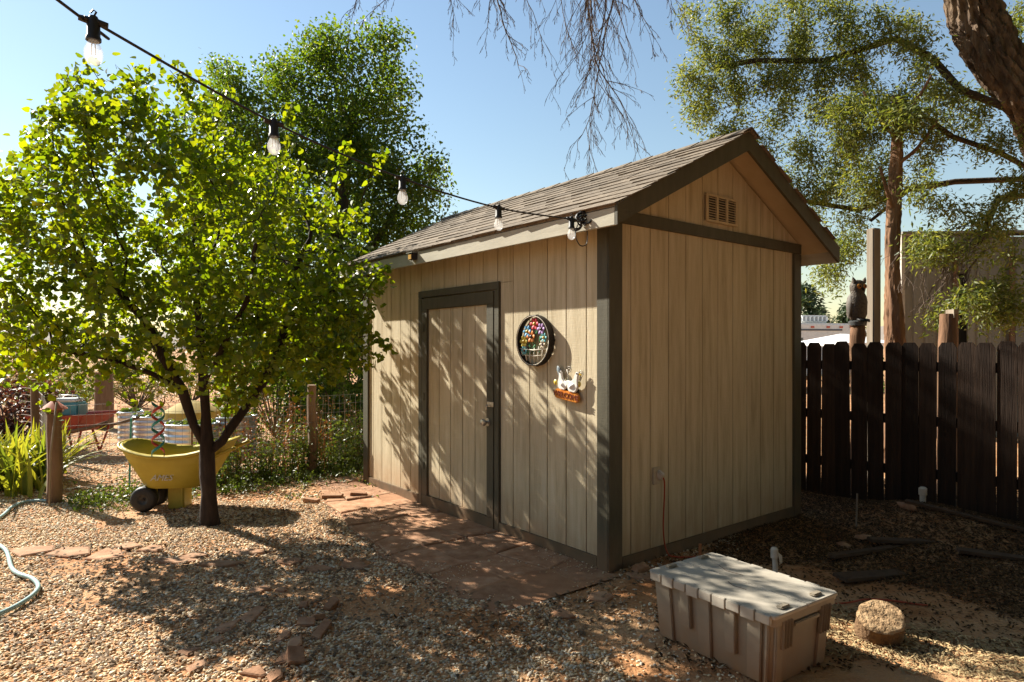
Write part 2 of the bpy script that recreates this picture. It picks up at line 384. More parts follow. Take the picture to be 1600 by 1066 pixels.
def stone_piece(poly, zt, zb, M=None, parent=path, m=STONE, name='flagstone'):
    mb = MB(); b = [Vector((x, y, zb)) for x, y in poly]; t = [Vector((x, y, zt - .006)) for x, y in poly]; t2 = [Vector((x, y, zt)) for x, y in inset(poly, .012)]
    n = len(poly); vs = b + t + t2
    if M: vs = [M @ p for p in vs]
    fs = [tuple(range(2 * n, 3 * n))] + [(i, (i + 1) % n, n + (i + 1) % n, n + i) for i in range(n)] + [(n + i, n + (i + 1) % n, 2 * n + (i + 1) % n, 2 * n + i) for i in range(n)]
    mb.add(vs, fs); return mb.build(name, m, parent)
rows = []; s_ = -.1
while s_ < 3.85: rows.append(s_); s_ += random.uniform(.36, .58)
rows.append(3.95); ncol = 3
corner = {}
for i, s0 in enumerate(rows):
    tt = path_t(s0)
    for k in range(ncol + 1):
        f = k / ncol; corner[i, k] = (-.03 + (tt + .03) * f + (random.uniform(-.06, .06) if 0 < k < ncol else random.uniform(-.05, .03) * (k > 0)), s0 + (random.uniform(-.09, .09) if 0 < i < len(rows) - 1 else random.uniform(-.1, .1) * (k > 0)))
for i in range(len(rows) - 1):
    for k in range(ncol):
        q = [corner[i, k], corner[i, k + 1], corner[i + 1, k + 1], corner[i + 1, k]]
        q = inset(q, .010); wp = [shed_w(a, b) for a, b in q]
        mid = []
        for a, b in zip(wp, wp[1:] + wp[:1]):                    # broken edges: one extra point on each side
            mid += [(a.x, a.y), tuple(((a + b) / 2 + Vector((random.uniform(-.012, .012), random.uniform(-.012, .012), 0)))[:2])]
        z = gz(*mid[0]); stone_piece(mid, z + random.uniform(.008, .022), z - .02)
# loose slabs in the gravel (pixel centre, size in px), then broken pieces standing up
SLABS = []
def slab(px, py, w, hh, tilt=0, thick=.03, n=5, zt=.016):
    c = G(px, py); rx = w / 2 / FPX * c.y; ry = hh / 2 * c.y ** 2 / (FPX * CAMH); poly = []
    for k in range(n):
        a = 2 * math.pi * (k + random.uniform(-.38, .38)) / n; poly.append((rx * math.cos(a) * random.uniform(.8, 1.35), ry * math.sin(a) * random.uniform(.8, 1.35)))
    M = Matrix.Translation((c.x, c.y, gz(c.x, c.y))) @ Euler((tilt * .6, tilt * .4, 0)).to_matrix().to_4x4()
    SLABS.append((c.x, c.y, rx, ry)); stone_piece(poly, zt + abs(tilt) * .05, -.03, M)
for q in [(56, 864, 64, 16), (112, 866, 60, 17), (170, 869, 75, 19), (203, 856, 45, 11), (240, 860, 41, 11), (274, 879, 67, 9), (338, 884, 75, 9), (390, 864, 64, 9), (450, 877, 38, 11), (499, 886, 68, 8), (555, 879, 56, 19), (300, 872, 40, 8),
          (355, 982, 26, 24), (398, 961, 28, 30), (296, 1024, 30, 15), (308, 1049, 24, 19), (443, 998, 22, 22), (463, 1010, 26, 26), (446, 1033, 30, 24), (400, 1058, 40, 20), (433, 1059, 28, 24), (405, 923, 30, 10), (442, 922, 18, 9), (340, 1006, 18, 14), (880, 962, 40, 14), (940, 935, 44, 14), (1000, 905, 40, 12)]:
    slab(*q)
def brickbit(px, py, lx, ly, lz, rz, tx=0, ty=0):
    c = G(px, py); M = Matrix.Translation((c.x, c.y, gz(c.x, c.y) + lz * .35)) @ Euler((tx, ty, rz)).to_matrix().to_4x4()
    mb = MB(); poly = [(-lx / 2, -ly / 2), (lx / 2 * .9, -ly / 2 * 1.1), (lx / 2, ly / 2 * .8), (-lx / 2 * .85, ly / 2)]
    mb.prism(poly, -lz / 2, lz / 2, M); mb.build('stone_fragment', STONE, path, bevel=.004)
for q in [(478, 976, .10, .07, .035, .3, .25, .1), (503, 990, .055, .17, .04, -.1, .15, .2), (497, 965, .07, .07, .03, .6, -.3, .1), (518, 948, .05, .10, .05, -.3, .3, .3), (474, 948, .05, .06, .03, .2, .3, 0), (461, 1036, .08, .11, .05, .5, .35, .2), (560, 778, .16, .08, .05, .2, 0, .1), (520, 781, .20, .09, .05, .1, .05, 0), (487, 786, .15, .08, .045, -.1, 0, .1), (1000, 895, .12, .06, .05, .7, .3, 0)]:
    brickbit(*q)

# gravel: uncountable pebbles as one mass
def in_shed(x, y):
    t, s = shed_xy(x, y); return (t > -.02) & (t < WID + .02) & (s > -.02) & (s < LEN + .02)
def on_path(x, y):
    t, s = shed_xy(x, y); pt_ = -.86 - .14 * np.sin(s * 1.3 + .4) + np.where(s > 3, .38 * (s - 3), 0); return (t > pt_ + .0) & (t < 0) & (s > -.1) & (s < 3.9)
def vnoise(x, y): return np.sin(x * 2.1 + 1.3 * np.sin(y * 1.7)) * np.cos(y * 2.7 + 1.1 * np.sin(x * 1.9)) + .5 * np.sin(x * 5.3 + y * 3.1) * np.cos(y * 6.1 - x * 2.2)
vgz = np.vectorize(gz)
ICO = None
def ico():
    bm = bmesh.new(); bmesh.ops.create_icosphere(bm, subdivisions=1, radius=1); V = np.array([v.co[:] for v in bm.verts]); F = np.array([[v.index for v in f.verts] for f in bm.faces]); bm.free(); return V, F
OCT = (np.array([(1, 0, 0), (0, 1, 0), (-1, 0, 0), (0, -1, 0), (0, 0, 1), (0, 0, -1)], float), np.array([(0, 1, 4), (1, 2, 4), (2, 3, 4), (3, 0, 4), (1, 0, 5), (2, 1, 5), (3, 2, 5), (0, 3, 5)]))
def scatter(n, dlo, dhi, plo, phi, power=1.0):
    """points over the ground inside a wedge of view directions, evenly per area"""
    d = np.sqrt(rng.uniform(dlo ** 2, dhi ** 2, n)); k = rng.uniform(plo, phi, n); return k * d, d
def rocks(name, n, dlo, dhi, plo, phi, smin, smax, tmpl, m, keep, flat=.55, smooth=True):
    x, y = scatter(n, dlo, dhi, plo, phi); ok = keep(x, y) & ~in_shed(x, y); x, y = x[ok], y[ok]; n = len(x)
    sz = smin + (smax - smin) * rng.beta(1.6, 3.2, n); V, F = tmpl
    a = rng.uniform(0, 6.28, n); c, s_ = np.cos(a), np.sin(a); st = np.stack([sz * rng.uniform(.9, 1.65, n), sz * rng.uniform(.6, 1.0, n), sz * rng.uniform(.32, .7, n) * flat / .55], 1)
    L = V[None] * st[:, None, :] * (1 + rng.normal(0, .13, (n, len(V), 1))); tx = rng.normal(0, .25, n)
    L[:, :, 2] += L[:, :, 0] * np.tan(tx)[:, None]
    X = L[:, :, 0] * c[:, None] - L[:, :, 1] * s_[:, None] + x[:, None]; Y = L[:, :, 0] * s_[:, None] + L[:, :, 1] * c[:, None] + y[:, None]
    Z = L[:, :, 2] + (vgz(x, y) + st[:, 2] * rng.uniform(.2, .9, n))[:, None]
    VV = np.stack([X, Y, Z], -1).reshape(-1, 3); FF = (F[None] + (np.arange(n) * len(V))[:, None, None]).reshape(-1, F.shape[1])
    return np_obj(name, VV, FF, m, smooth=smooth)
def keep_gravel(x, y):
    nz = vnoise(x, y); right = (x - (.62 * (y - 4.3) * -1 + .2)) > 0
    bare = (nz > .48) & (rng.uniform(size=len(x)) < np.clip((nz - .4) * 2.2, 0, .85))
    east = (x > -.05 + .35 * (4.6 - y)) & (y < 5) & (rng.uniform(size=len(x)) < .78)
    sl = np.zeros(len(x), bool)
    for cx, cy, rx, ry in SLABS: sl |= (((x - cx) / rx) ** 2 + ((y - cy) / ry) ** 2 < .75)
    return ~on_path(x, y) & ~bare & ~east & ~(sl & (rng.uniform(size=len(x)) < .93))
g1 = rocks('gravel', 82000, 2.55, 6.4, -.86, .35, .0045, .0150, ico(), PEB, keep_gravel, .55, False)
on_stone = rocks('gravel', 9000, 3.6, 6.9, -.45, .2, .003, .010, OCT, PEB, lambda x, y: on_path(x, y) & (vnoise(x * 2, y * 2) > .1))
on_stone.location.z = .014; tag(on_stone, 'stray pebbles and grit lying on the flagstone path', 'gravel', kind='stuff')
tag(g1, 'loose tan and grey pebbles covering the yard', 'gravel', kind='stuff')
g2 = rocks('gravel', 26000, 6.4, 11.5, -.86, .0, .010, .024, OCT, PEB, lambda x, y: ~on_path(x, y) & (vnoise(x, y) < .8))
tag(g2, 'coarser pale gravel beyond the wire fence', 'gravel', kind='stuff')
# litter of straw and bark chips on the shaded right side
def litter(name, n, dlo, dhi, plo, phi, ln, wd, m, keep, label):
    x, y = scatter(n, dlo, dhi, plo, phi); ok = keep(x, y) & ~in_shed(x, y); x, y = x[ok], y[ok]; n = len(x)
    V = np.array([(-.5, 0, 0), (0, .5, .12), (.5, 0, 0), (0, -.5, .1), (0, 0, .35)]); F = np.array([(0, 3, 4), (3, 2, 4), (2, 1, 4), (1, 0, 4)])
    a = rng.uniform(0, 6.28, n); el = rng.normal(0, .3, n); l_ = ln * rng.uniform(.4, 1.5, n); w_ = wd * rng.uniform(.5, 1.6, n)
    L = V[None] * np.stack([l_, w_, w_], 1)[:, None, :]; Zt = L[:, :, 2] + L[:, :, 0] * np.tan(el)[:, None]
    X = L[:, :, 0] * np.cos(a)[:, None] - L[:, :, 1] * np.sin(a)[:, None] + x[:, None]; Y = L[:, :, 0] * np.sin(a)[:, None] + L[:, :, 1] * np.cos(a)[:, None] + y[:, None]
    Z = Zt + (vgz(x, y) + .004 + rng.uniform(0, .012, n))[:, None]
    o = np_obj(name, np.stack([X, Y, Z], -1).reshape(-1, 3), (F[None] + (np.arange(n) * 5)[:, None, None]).reshape(-1, 3), m)
    return tag(o, label, 'litter', kind='stuff')
litter('bark_litter', 80000, 3.0, 7.4, .22, .86, .028, .012, CHIP, lambda x, y: (x > .5) & ((x * .784 + y * .62 > 4.35 + .25 * vnoise(x, y)) | (rng.random(len(x)) < .18)), 'scattered bark chips and dry straw right of the shed')  # real bark mulch, darkened and packed denser towards the fence to deepen the shade
litter('straw_litter', 16000, 2.5, 3.9, .34, .86, .030, .007, mat('pale_straw', [(.34, .24, .12), (.50, .38, .21)], 15, .9, island=.5, spec=.1), lambda x, y: (np.abs((y - 3.28) + .62 * (x - 2.0)) < .42 + .1 * vnoise(x * 3, y * 3)), 'pale dry straw scattered round the log chunk')
litter('leaf_litter', 9000, 2.8, 6.2, -.8, .3, .035, .018, mat('dry_leaf_litter', [(.13, .085, .05), (.24, .15, .08)], 12, .9, island=.5), lambda x, y: ~on_path(x, y) & (np.hypot(x + 1.2, y - 4.9) < 2.2), 'dry leaf crumbs scattered in the gravel under the leafy tree')

# ================================================================== SHED
shed = thing('garden_shed', 'tan wooden garden shed with dark trim and shingled gable roof', 'shed', SH, SA)
ZE, ZR = 2.40, 3.135; OF, OG0, OG1 = .225, .281, .22; SL = (ZR - ZE) / (WID / 2 + OF)
def roof_z(t): return ZR - SL * abs(t - WID / 2)
MB().box(0, .05, 0, LEN, 0, 2.40).build('front_wall', SIDING, shed)
MB().box(WID - .05, WID, 0, LEN, 0, 2.40).build('back_wall', SIDING, shed)
def gable(y0, y1):
    mb = MB(); M = Matrix(((1, 0, 0, 0), (0, 0, 1, 0), (0, 1, 0, 0), (0, 0, 0, 1)))
    mb.prism([(.05, 0), (WID - .05, 0), (WID - .05, roof_z(0) - .05), (WID / 2, ZR - .09), (.05, roof_z(0) - .05)], y0, y1, M); return mb
gable(.0, .05).build('gable_wall', SIDING, shed); gable(LEN - .05, LEN).build('gable_wall', SIDING, shed)
BT = .012; PITCH = .2032; GAP = .006
DY0, DY1, DZ = 1.18, 2.46, 2.036
k = 0; y = 0.0
while y < LEN - .02:                                              # front siding boards between the grooves
    a, b = y + GAP / 2, min(y + PITCH, LEN) - GAP / 2
    segs = []
    if b <= DY0 or a >= DY1: segs = [(a, b, .0, 2.37)]
    else:
        segs = [(a, b, DZ - .01, 2.37)]
        if a < DY0: segs.append((a, DY0 - .002, 0, DZ - .012))
        if b > DY1: segs.append((DY1 + .002, b, 0, DZ - .012))
    for (p, q, z0, z1) in segs: MB().box(-BT, -.0005, p, q, z0, z1).build('siding_board', SIDING, shed, bevel=.002)
    y += PITCH
def side_board(face, sgn):
    x = 0.0
    while x < WID - .02:
        a, b = x + GAP / 2, min(x + PITCH, WID) - GAP / 2
        M = Matrix(((1, 0, 0, 0), (0, 0, 1, 0), (0, 1, 0, 0), (0, 0, 0, 1)))
        y0, y1 = (face - BT, face - .0005) if sgn < 0 else (face + .0005, face + BT)
        MB().box(a, b, y0, y1, 0, 2.345).build('siding_board', SIDING, shed, bevel=.002)
        za, zb = roof_z(a) - .075, roof_z(b) - .075
        poly = [(a, 2.40), (b, 2.40), (b, zb)] + ([(WID / 2, ZR - .075)] if a < WID / 2 < b else []) + [(a, za)]
        if min(za, zb) > 2.402: MB().prism(poly, y0, y1, M).build('siding_board', SIDING, shed)
        x += PITCH
side_board(0, -1); side_board(LEN, 1)
P = .022                                                          # trim stands proud of the boards
MB().box(-BT - P, -BT, -.030, .082, -.02, 2.33).build('corner_trim', TRIM, shed, bevel=.003)
MB().box(-BT - P, .095, -BT - P, -BT - .0005, -.02, 2.337).build('corner_trim', TRIM, shed, bevel=.003)
MB().box(-BT - P, -BT, LEN - .085, LEN + .03, -.02, 2.33).build('corner_trim', TRIM, shed, bevel=.003)
MB().box(WID - .085, WID + BT + P, -BT - P, -BT - .0005, -.02, 2.337).build('corner_trim', TRIM, shed, bevel=.003)
MB().box(-.03, WID + .03, -BT - P - .004, -BT - .001, 2.34, 2.425).build('gable_band', TRIM, shed, bevel=.003)
for a, b in ((.083, DY0 - .0), (DY1, LEN - .086)): MB().box(-BT - P + .002, -BT, a, b, -.04, .088).build('skirt_board', TRIM, shed, bevel=.003)
MB().box(.096, WID - .086, -BT - P + .002, -BT - .001, -.04, .085).build('skirt_board', TRIM, shed, bevel=.003)
MB().box(.0, WID, .02, LEN - .02, -.06, -.001).build('floor_skid', GREYW, shed)
# door casing and door
MB().box(-BT - .020, -BT + .008, DY0, DY1, DZ - .062, DZ).build('door_casing', TRIM, shed, bevel=.003)
MB().box(-BT - .020, -BT + .008, DY0, DY0 + .062, -.03, DZ - .063).build('door_casing', TRIM, shed, bevel=.003)
MB().box(-BT - .020, -BT + .008, DY1 - .062, DY1, -.03, DZ - .063).build('door_casing', TRIM, shed, bevel=.003)
door = MB().box(-.010, -.0005, DY0 + .066, DY1 - .066, -.02, DZ - .068).build('door', SIDING, shed)
a0, a1 = DY0 + .068, DY1 - .068; zt = DZ - .072
for p in ((a0, a1, zt - .105, zt), (a0, a1, -.015, .105), (a0, a0 + .095, .106, zt - .106), (a1 - .095, a1, .106, zt - .106)):
    MB().box(-BT - .024, -.0105, *p).build('door_rail', TRIM, door, bevel=.003)
nb = 5; bw = (a1 - a0 - .19) / nb
for i in range(nb):
    MB().box(-BT - .004, -.0102, a0 + .095 + bw * i + .003, a0 + .095 + bw * (i + 1) - .003, .107, zt - .107).build('door_board', SIDING, door, bevel=.002)
STEEL = plain('dull_steel', (.42, .40, .36), .35, .8); BRASS = plain('worn_brass', (.35, .24, .09), .4, .7)
MB().box(-BT - .032, -BT - .0245, 1.235, 1.325, 1.015, 1.055).build('hasp', STEEL, door, bevel=.003)
mb = MB(); mb.tube([(-BT - .04, 1.30, 1.03), (-BT - .055, 1.30, 1.02), (-BT - .055, 1.30, .99)], .006); mb.build('staple', STEEL, door)
mb = MB(); mb.lathe([(0, .065), (.026, .06), (.031, .045), (.024, .03), (.012, .022), (.012, .004), (.034, .003), (.034, 0)], 16, Matrix.Translation((-BT - .024, 1.325, .885)) @ Matrix.Rotation(R(-90), 4, 'Y')); mb.build('door_knob', STEEL, door, 'auto')
for zz in (.35, 1.0, 1.65): MB().box(-BT - .030, -BT - .0245, a1 - .05, a1 - .01, zz, zz + .07).build('hinge', TRIM, door)
# gable vent
vent = MB().box(1.046, 1.441, -BT - .014, -BT - .001, 2.482, 2.668).build('gable_vent', plain('vent_backing', (.05, .04, .03), .9), shed)
VP = plain('vent_paint', (.50, .40, .25), .7)
for (p, q, z0, z1) in ((1.036, 1.451, 2.468, 2.485), (1.036, 1.451, 2.665, 2.682)): MB().box(p, q, -BT - .028, -BT - .0145, z0, z1).build('vent_frame', VP, vent)
for xx in (1.036, 1.1655, 1.2945, 1.425): MB().box(xx, xx + .026, -BT - .027, -BT - .0145, 2.4855, 2.6645).build('vent_frame', VP, vent)
for c in range(3):
    x0 = 1.0625 + c * .1293
    for j in range(9):
        M = Matrix.Translation((0, -BT - .021, 2.498 + j * .0195)) @ Matrix.Rotation(R(35), 4, 'X')
        MB().box(x0, x0 + .1025, -.008, .008, -.0015, .0015, M).build('vent_slat', VP, vent)
# roof: deck, soffit, fascia, rake boards, shingles
roof = bpy.data.objects.new('roof', bpy.data.meshes.new('roof')); COL.objects.link(roof); roof.parent = shed
Y0, Y1 = -OG0, LEN + OG1
MXZ = Matrix(((1, 0, 0, 0), (0, 0, 1, 0), (0, 1, 0, 0), (0, 0, 0, 1)))
def deck(off0, off1, y0, y1, e=OF):
    zl = roof_z(-e); return [(-e, zl - off0), (WID / 2, ZR - off0), (WID + e, zl - off0), (WID + e, zl - off1), (WID / 2, ZR - off1), (-e, zl - off1)]
mb = MB()
for sgn in (0, 1):
    f = (lambda t: t) if sgn == 0 else (lambda t: WID - t)
    q = [(-OF, roof_z(-OF) - .012), (WID / 2, ZR - .012), (WID / 2, ZR - .030), (-OF, roof_z(-OF) - .030)]
    mb.prism([(f(t), z) for t, z in q], Y0, Y1, MXZ)
me = roof.data; me.from_pydata(mb.v, [], mb.f); me.materials.append(SHINGLE)
for f in ((lambda t: t), (lambda t: WID - t)):
    q = [(-OF + .01, roof_z(-OF) - .036), (WID / 2, ZR - .032), (WID / 2, ZR - .044), (-OF + .01, roof_z(-OF) - .048)]
    MB().prism([(f(t), z) for t, z in q], Y0 + .022, Y1 - .022, MXZ).build('soffit', SOFFIT, roof)
    q = [(-OF - .004, roof_z(-OF) - .018), (WID / 2, ZR - .012), (WID / 2, ZR - .155), (-OF - .004, roof_z(-OF) - .145)]
    for ya, yb in ((Y0 - .002, Y0 + .020), (Y1 - .020, Y1 + .002)):
        MB().prism([(f(t), z) for t, z in q], ya, yb, MXZ).build('rake_board', TRIM, roof)
    xa, xb = sorted((f(-OF - .003), f(-OF + .018)))
    MB().box(xa, xb, Y0 + .021, Y1 - .021, roof_z(-OF) - .145, roof_z(-OF) - .034).build('fascia', FASCIA, roof, bevel=.003)
ang = math.atan(SL); slen = math.hypot(WID / 2 + OF, ZR - ZE); expo = .140
sh_src = []
for v in range(5):
    mb = MB(); w = .305; th = .006 + .0015 * v
    mb.add([(0, 0, 0), (w - .006, 0, 0), (w - .006, .21, 0), (0, .21, 0), (.002 * v, -.004 * (v % 3), th), (w - .006, .003 * (v % 2), th * .8), (w - .006, .21, .003), (0, .21, .003)], [(0, 1, 5, 4), (1, 2, 6, 5), (2, 3, 7, 6), (3, 0, 4, 7), (4, 5, 6, 7), (3, 2, 1, 0)])
    o = mb.build('shingle', SHINGLE); sh_src.append(o.data); bpy.data.objects.remove(o)
def place_shingle(me, M):
    o = bpy.data.objects.new('shingle', me); COL.objects.link(o); o.parent = roof; o.matrix_local = M
nrow = int(slen / expo) + 1
for side in (0, 1):
    for r in range(nrow):
        d0 = -.025 + r * expo                                    # distance up the slope of the row's butt edge
        if d0 + .21 > slen + .02: ln = (slen + .02 - d0) / .21
        else: ln = 1
        y = Y0 - .025 - (.15 if r % 2 else 0) + random.uniform(-.03, .03); wsc = 1 if side == 0 else 3.2
        while y < Y1 + .01:
            yy = max(y, Y0 - .028); wd = min(y + .305 * wsc, Y1 + .028) - yy
            if wd > .03:
                t = -OF + d0 * math.cos(ang); z = ZE + d0 * math.sin(ang) - .012 + .004 + random.uniform(0, .003)
                if side == 0: B = Matrix.Translation((t, yy + wd, z)) @ Matrix.Rotation(R(-90), 4, 'Z') @ Matrix.Rotation(ang - R(1.6), 4, 'X')
                else: B = Matrix.Translation((WID - t, yy, z)) @ Matrix.Rotation(R(90), 4, 'Z') @ Matrix.Rotation(ang - R(1.6), 4, 'X')
                place_shingle(random.choice(sh_src), B @ Matrix.Diagonal((wd / .305, ln, 1, 1)))
            y += .305 * wsc
mb = MB(); mb.add([(-.11, 0, -.11 * SL), (0, 0, 0), (.11, 0, -.11 * SL), (-.11, .29, -.11 * SL), (0, .29, 0), (.11, .29, -.11 * SL), (-.11, 0, -.11 * SL + .01), (0, 0, .012), (.11, 0, -.11 * SL + .01), (-.11, .29, -.11 * SL + .006), (0, .29, .007), (.11, .29, -.11 * SL + .006)],
  [(6, 7, 10, 9), (7, 8, 11, 10), (0, 1, 7, 6), (1, 2, 8, 7), (3, 9, 10, 4), (4, 10, 11, 5), (0, 6, 9, 3), (2, 5, 11, 8)])
o = mb.build('ridge_shingle', SHINGLE); cap_me = o.data; bpy.data.objects.remove(o)
y = Y0 - .028
while y < Y1 - .1:
    o = bpy.data.objects.new('ridge_shingle', cap_me); COL.objects.link(o); o.parent = roof
    o.matrix_local = Matrix.Translation((WID / 2, y, ZR + .006)) @ Matrix.Rotation(R(-.8), 4, 'X'); y += .235
# outlet on the gable wall
outlet = MB().box(.425, .50, -BT - .018, -BT - .001, .53, .65).build('outlet_box', plain('outlet_plastic', (.42, .36, .26), .5), shed, bevel=.004)

# ------------------------------------------------------------------ things on the shed
cord = thing('extension_cord', 'thin orange extension cord plugged into the shed outlet and trailing behind the bin', 'cord', shed_w(.46, -.05, 0))
CORDM = plain('orange_red_cord', (.36, .055, .02), .5)
o0 = cord.location
pts = [shed_w(.475, -.045, .60), shed_w(.50, -.06, .56), shed_w(.515, -.05, .45), shed_w(.51, -.045, .2), shed_w(.53, -.06, .05), shed_w(.56, -.12, .02), shed_w(.75, -.35, .02)] + [Vector((a, b, gz(a, b) + .012)) for a, b in ((1.52, 3.95), (1.72, 3.78), (1.95, 3.80), (2.15, 3.86), (2.4, 3.75))]
MB().tube([p - o0 for p in spline(pts, 6)], .0055, 8).build('cable', CORDM, cord, True)
M = Matrix.Translation(shed_w(.475, -.040, .60) - o0) @ Euler((R(35), R(-10), SA)).to_matrix().to_4x4()
MB().box(-.015, .015, -.03, .02, -.03, .03, M).build('plug', plain('pale_plug', (.5, .45, .38), .5), cord, bevel=.006)

def petal_flower(parent, c, r, colm, midm, nrm_M, n=6, name='flower'):
    mb = MB()
    for k in range(n):
        a = 2 * math.pi * k / n; Mk = nrm_M @ Matrix.Translation(c) @ Matrix.Rotation(a, 4, 'Z') @ Matrix.Translation((r * .55, 0, 0)) @ Matrix.Rotation(R(-18), 4, 'Y')
        mb.lathe([(0.001, .006), (r * .34, .004), (r * .46, 0), (r * .34, -.002), (.001, -.002)], 9, Mk, 1, .72)
    f = mb.build(name, colm, parent, True)
    m2 = MB(); m2.lathe([(0.001, .014), (r * .2, .012), (r * .28, .004), (r * .28, 0)], 10, nrm_M @ Matrix.Translation(c)); m2.build('flower_centre', midm, f, True)
# frame for wall hangings: x to the right along the wall (-u), y up, z out of the wall (-v)
def wall_M(s, z, out): 
    M = Matrix.Identity(4); ax = (-UX, Vector((0, 0, 1)), -VX)
    for i in range(3):
        for j in range(3): M[j][i] = ax[i][j]
    return M, shed_w(-out, s, z)
WM, loc = wall_M(.715, 1.553, .016)
hoop = thing('flower_hoop', 'round dark metal hoop filled with painted metal flowers on the shed wall', 'wall art'); hoop.matrix_world = Matrix.Translation(loc) @ WM
I4 = Matrix.Identity(4); RH = .187
DARKM = plain('dark_iron', (.030, .024, .02), .5, .5)
mb = MB(); mb.lathe([(RH, 0), (RH + .004, 0), (RH + .004, .055), (RH, .055), (RH, 0)], 48); mb.build('rim', DARKM, hoop, 'auto')
CREAM = plain('cream_enamel', (.62, .56, .44), .5)
mb = MB(); mb.tube([(RH * .985 * math.cos(a), RH * .985 * math.sin(a), .052) for a in np.linspace(0, 2 * math.pi, 40)], .003, 6); mb.build('wire_ring', CREAM, hoop, True)
mb = MB()
for k in range(-3, 4):
    x = k * .045; yt = -.055 + .012 * math.sin(k); yb = -math.sqrt(max(0.0001, (RH - .008) ** 2 - x * x)); mb.tube([(x, yb, .03), (x * 1.05, (yt + yb) / 2, .038), (x * 1.1, yt, .03)], .0045, 6)
for yy in (-.06, -.105): 
    w = math.sqrt(RH ** 2 - yy * yy) - .004; mb.tube([(-w, yy, .03), (0, yy - .012, .044), (w, yy, .03)], .004, 6)
mb.build('basket', CREAM, hoop, True)
FL = [(.01, .125, .045, (.45, .03, .05)), (.085, .085, .04, (.36, .22, .45)), (-.075, .07, .043, (.10, .30, .50)), (-.03, .03, .044, (.62, .22, .05)), (-.115, -.005, .042, (.50, .40, .06)), (-.11, -.075, .034, (.12, .35, .36)), (.115, .02, .034, (.10, .33, .36)), (.10, -.03, .03, (.5, .42, .3))]
for i, (x, y_, r, c) in enumerate(FL):
    petal_flower(hoop, (x, y_, .036), r * 1.15, plain('enamel_%d' % i, c, .6), plain('enamel_mid_%d' % (i % 2), ((.5, .35, .05), (.08, .05, .04))[i % 2], .4), I4)
    MB().tube([(x, y_, .03), (x * .6, (y_ - .09) / 2, .022), (x * .4, -.10, .028)], .0025, 5).build('stem', plain('enamel_green', (.05, .17, .07), .4), hoop, True)
for (x, y_, a) in [(.03, .065, .9), (.065, .01, 1.4), (-.055, -.035, 1.9), (.0, -.045, .8), (.11, .06, 1.2), (-.02, -.01, 2.4), (-.07, -.09, 1.3)]:
    Mk = Matrix.Translation((x, y_, .032)) @ Matrix.Rotation(a, 4, 'Z'); MB().lathe([(.001, .004), (.014, .002), (.022, 0), (.001, -.002)], 8, Mk, 1.2, .5).build('metal_leaf', plain('enamel_green', (.05, .17, .07), .4), hoop, True)
mb = MB()
for x, y_ in ((-RH, 0), (RH, 0), (0, RH), (0, -RH)): mb.box(x - .008, x + .008, y_ - .008, y_ + .008, -.004, .012)
mb.build('bracket', DARKM, hoop)

WM, loc = wall_M(.37, 1.16, .016)
sign = thing('welcome_sign', 'small orange WELCOME plaque with white birds hung on the shed wall', 'sign'); sign.matrix_world = Matrix.Translation(loc) @ WM @ Matrix.Rotation(R(-7), 4, 'Z')
def rrect(w, h_, r, n=5):
    out = []
    for cx, cy, a0 in ((w - r, h_ - r, 0), (-w + r, h_ - r, 90), (-w + r, -h_ + r, 180), (w - r, -h_ + r, 270)):
        for k in range(n + 1): a = R(a0 + 90 * k / n); out.append((cx + r * math.cos(a), cy + r * math.sin(a)))
    return out
ORANGE = mat('orange_enamel', [(.50, .13, .015), (.62, .25, .03)], 25, .4)
MB().prism(rrect(.128, .034, .032), .012, .032).build('plaque', ORANGE, sign, 'auto', bevel=.004)
text_obj('lettering', 'WELCOME', .055, plain('rust_letter', (.17, .035, .01), .5), sign, .003, Matrix.Translation((0, 0, .034)))
WHITE = mat('white_enamel', [(.68, .66, .60), (.80, .78, .73)], 20, .45)
BODY = [(-.06, .0), (-.085, .04), (-.115, .10), (-.085, .105), (-.045, .10), (-.012, .125), (.0, .165), (.015, .20), (.045, .205), (.06, .185), (.05, .16), (.05, .12), (.06, .07), (.045, .02), (.02, .0)]
def bird(dx, dy, sx, sc, zz):
    b = MB().prism([((x * sc) * sx + dx, y_ * sc + dy) for x, y_ in (BODY if sx > 0 else BODY[::-1])], zz, zz + .02).build('bird', WHITE, sign, 'auto', bevel=.006)
    MB().prism([((x * sc) * sx + dx, y_ * sc + dy) for x, y_ in ([(.055, .195), (.09, .18), (.055, .175)] if sx > 0 else [(.055, .175), (.09, .18), (.055, .195)])], zz + .004, zz + .014).build('beak', plain('yellow_enamel', (.6, .38, .03), .4), b)
    Mk = Matrix.Translation((dx - .02 * sx * sc, .06 * sc + dy, zz + .02)) @ Matrix.Rotation(.5 * sx, 4, 'Z'); MB().lathe([(.001, .012), (.03 * sc, .008), (.045 * sc, 0)], 14, Mk, 1, .55).build('wing', WHITE, b, True)
    MB().lathe([(.001, .005), (.005, .003), (.006, 0)], 8, Matrix.Translation((dx + .035 * sx * sc, .187 * sc + dy, zz + .02))).build('eye', BLACK, b, True)
bird(-.062, .034, -1, .66, .014); bird(.070, .034, 1, .74, .02)
for cx, cy, rr, d in ((-.112, .165, .024, 1), (.0, .185, .026, -1), (.118, .175, .022, 1)):
    MB().tube([(cx + d * rr * (1 - k / 26) * math.cos(k * .42), cy + rr * (1 - k / 26) * math.sin(k * .42), .02) for k in range(22)] , .0028, 6).build('wire_curl', plain('grey_wire', (.25, .23, .2), .4, .5), sign, True)
    MB().tube([(cx + d * rr, cy, .02), (cx * .9, cy - .07, .016), (cx * .8, .03, .014)], .0024, 6).build('wire_stem', plain('grey_wire', (.25, .23, .2), .4, .5), sign, True)
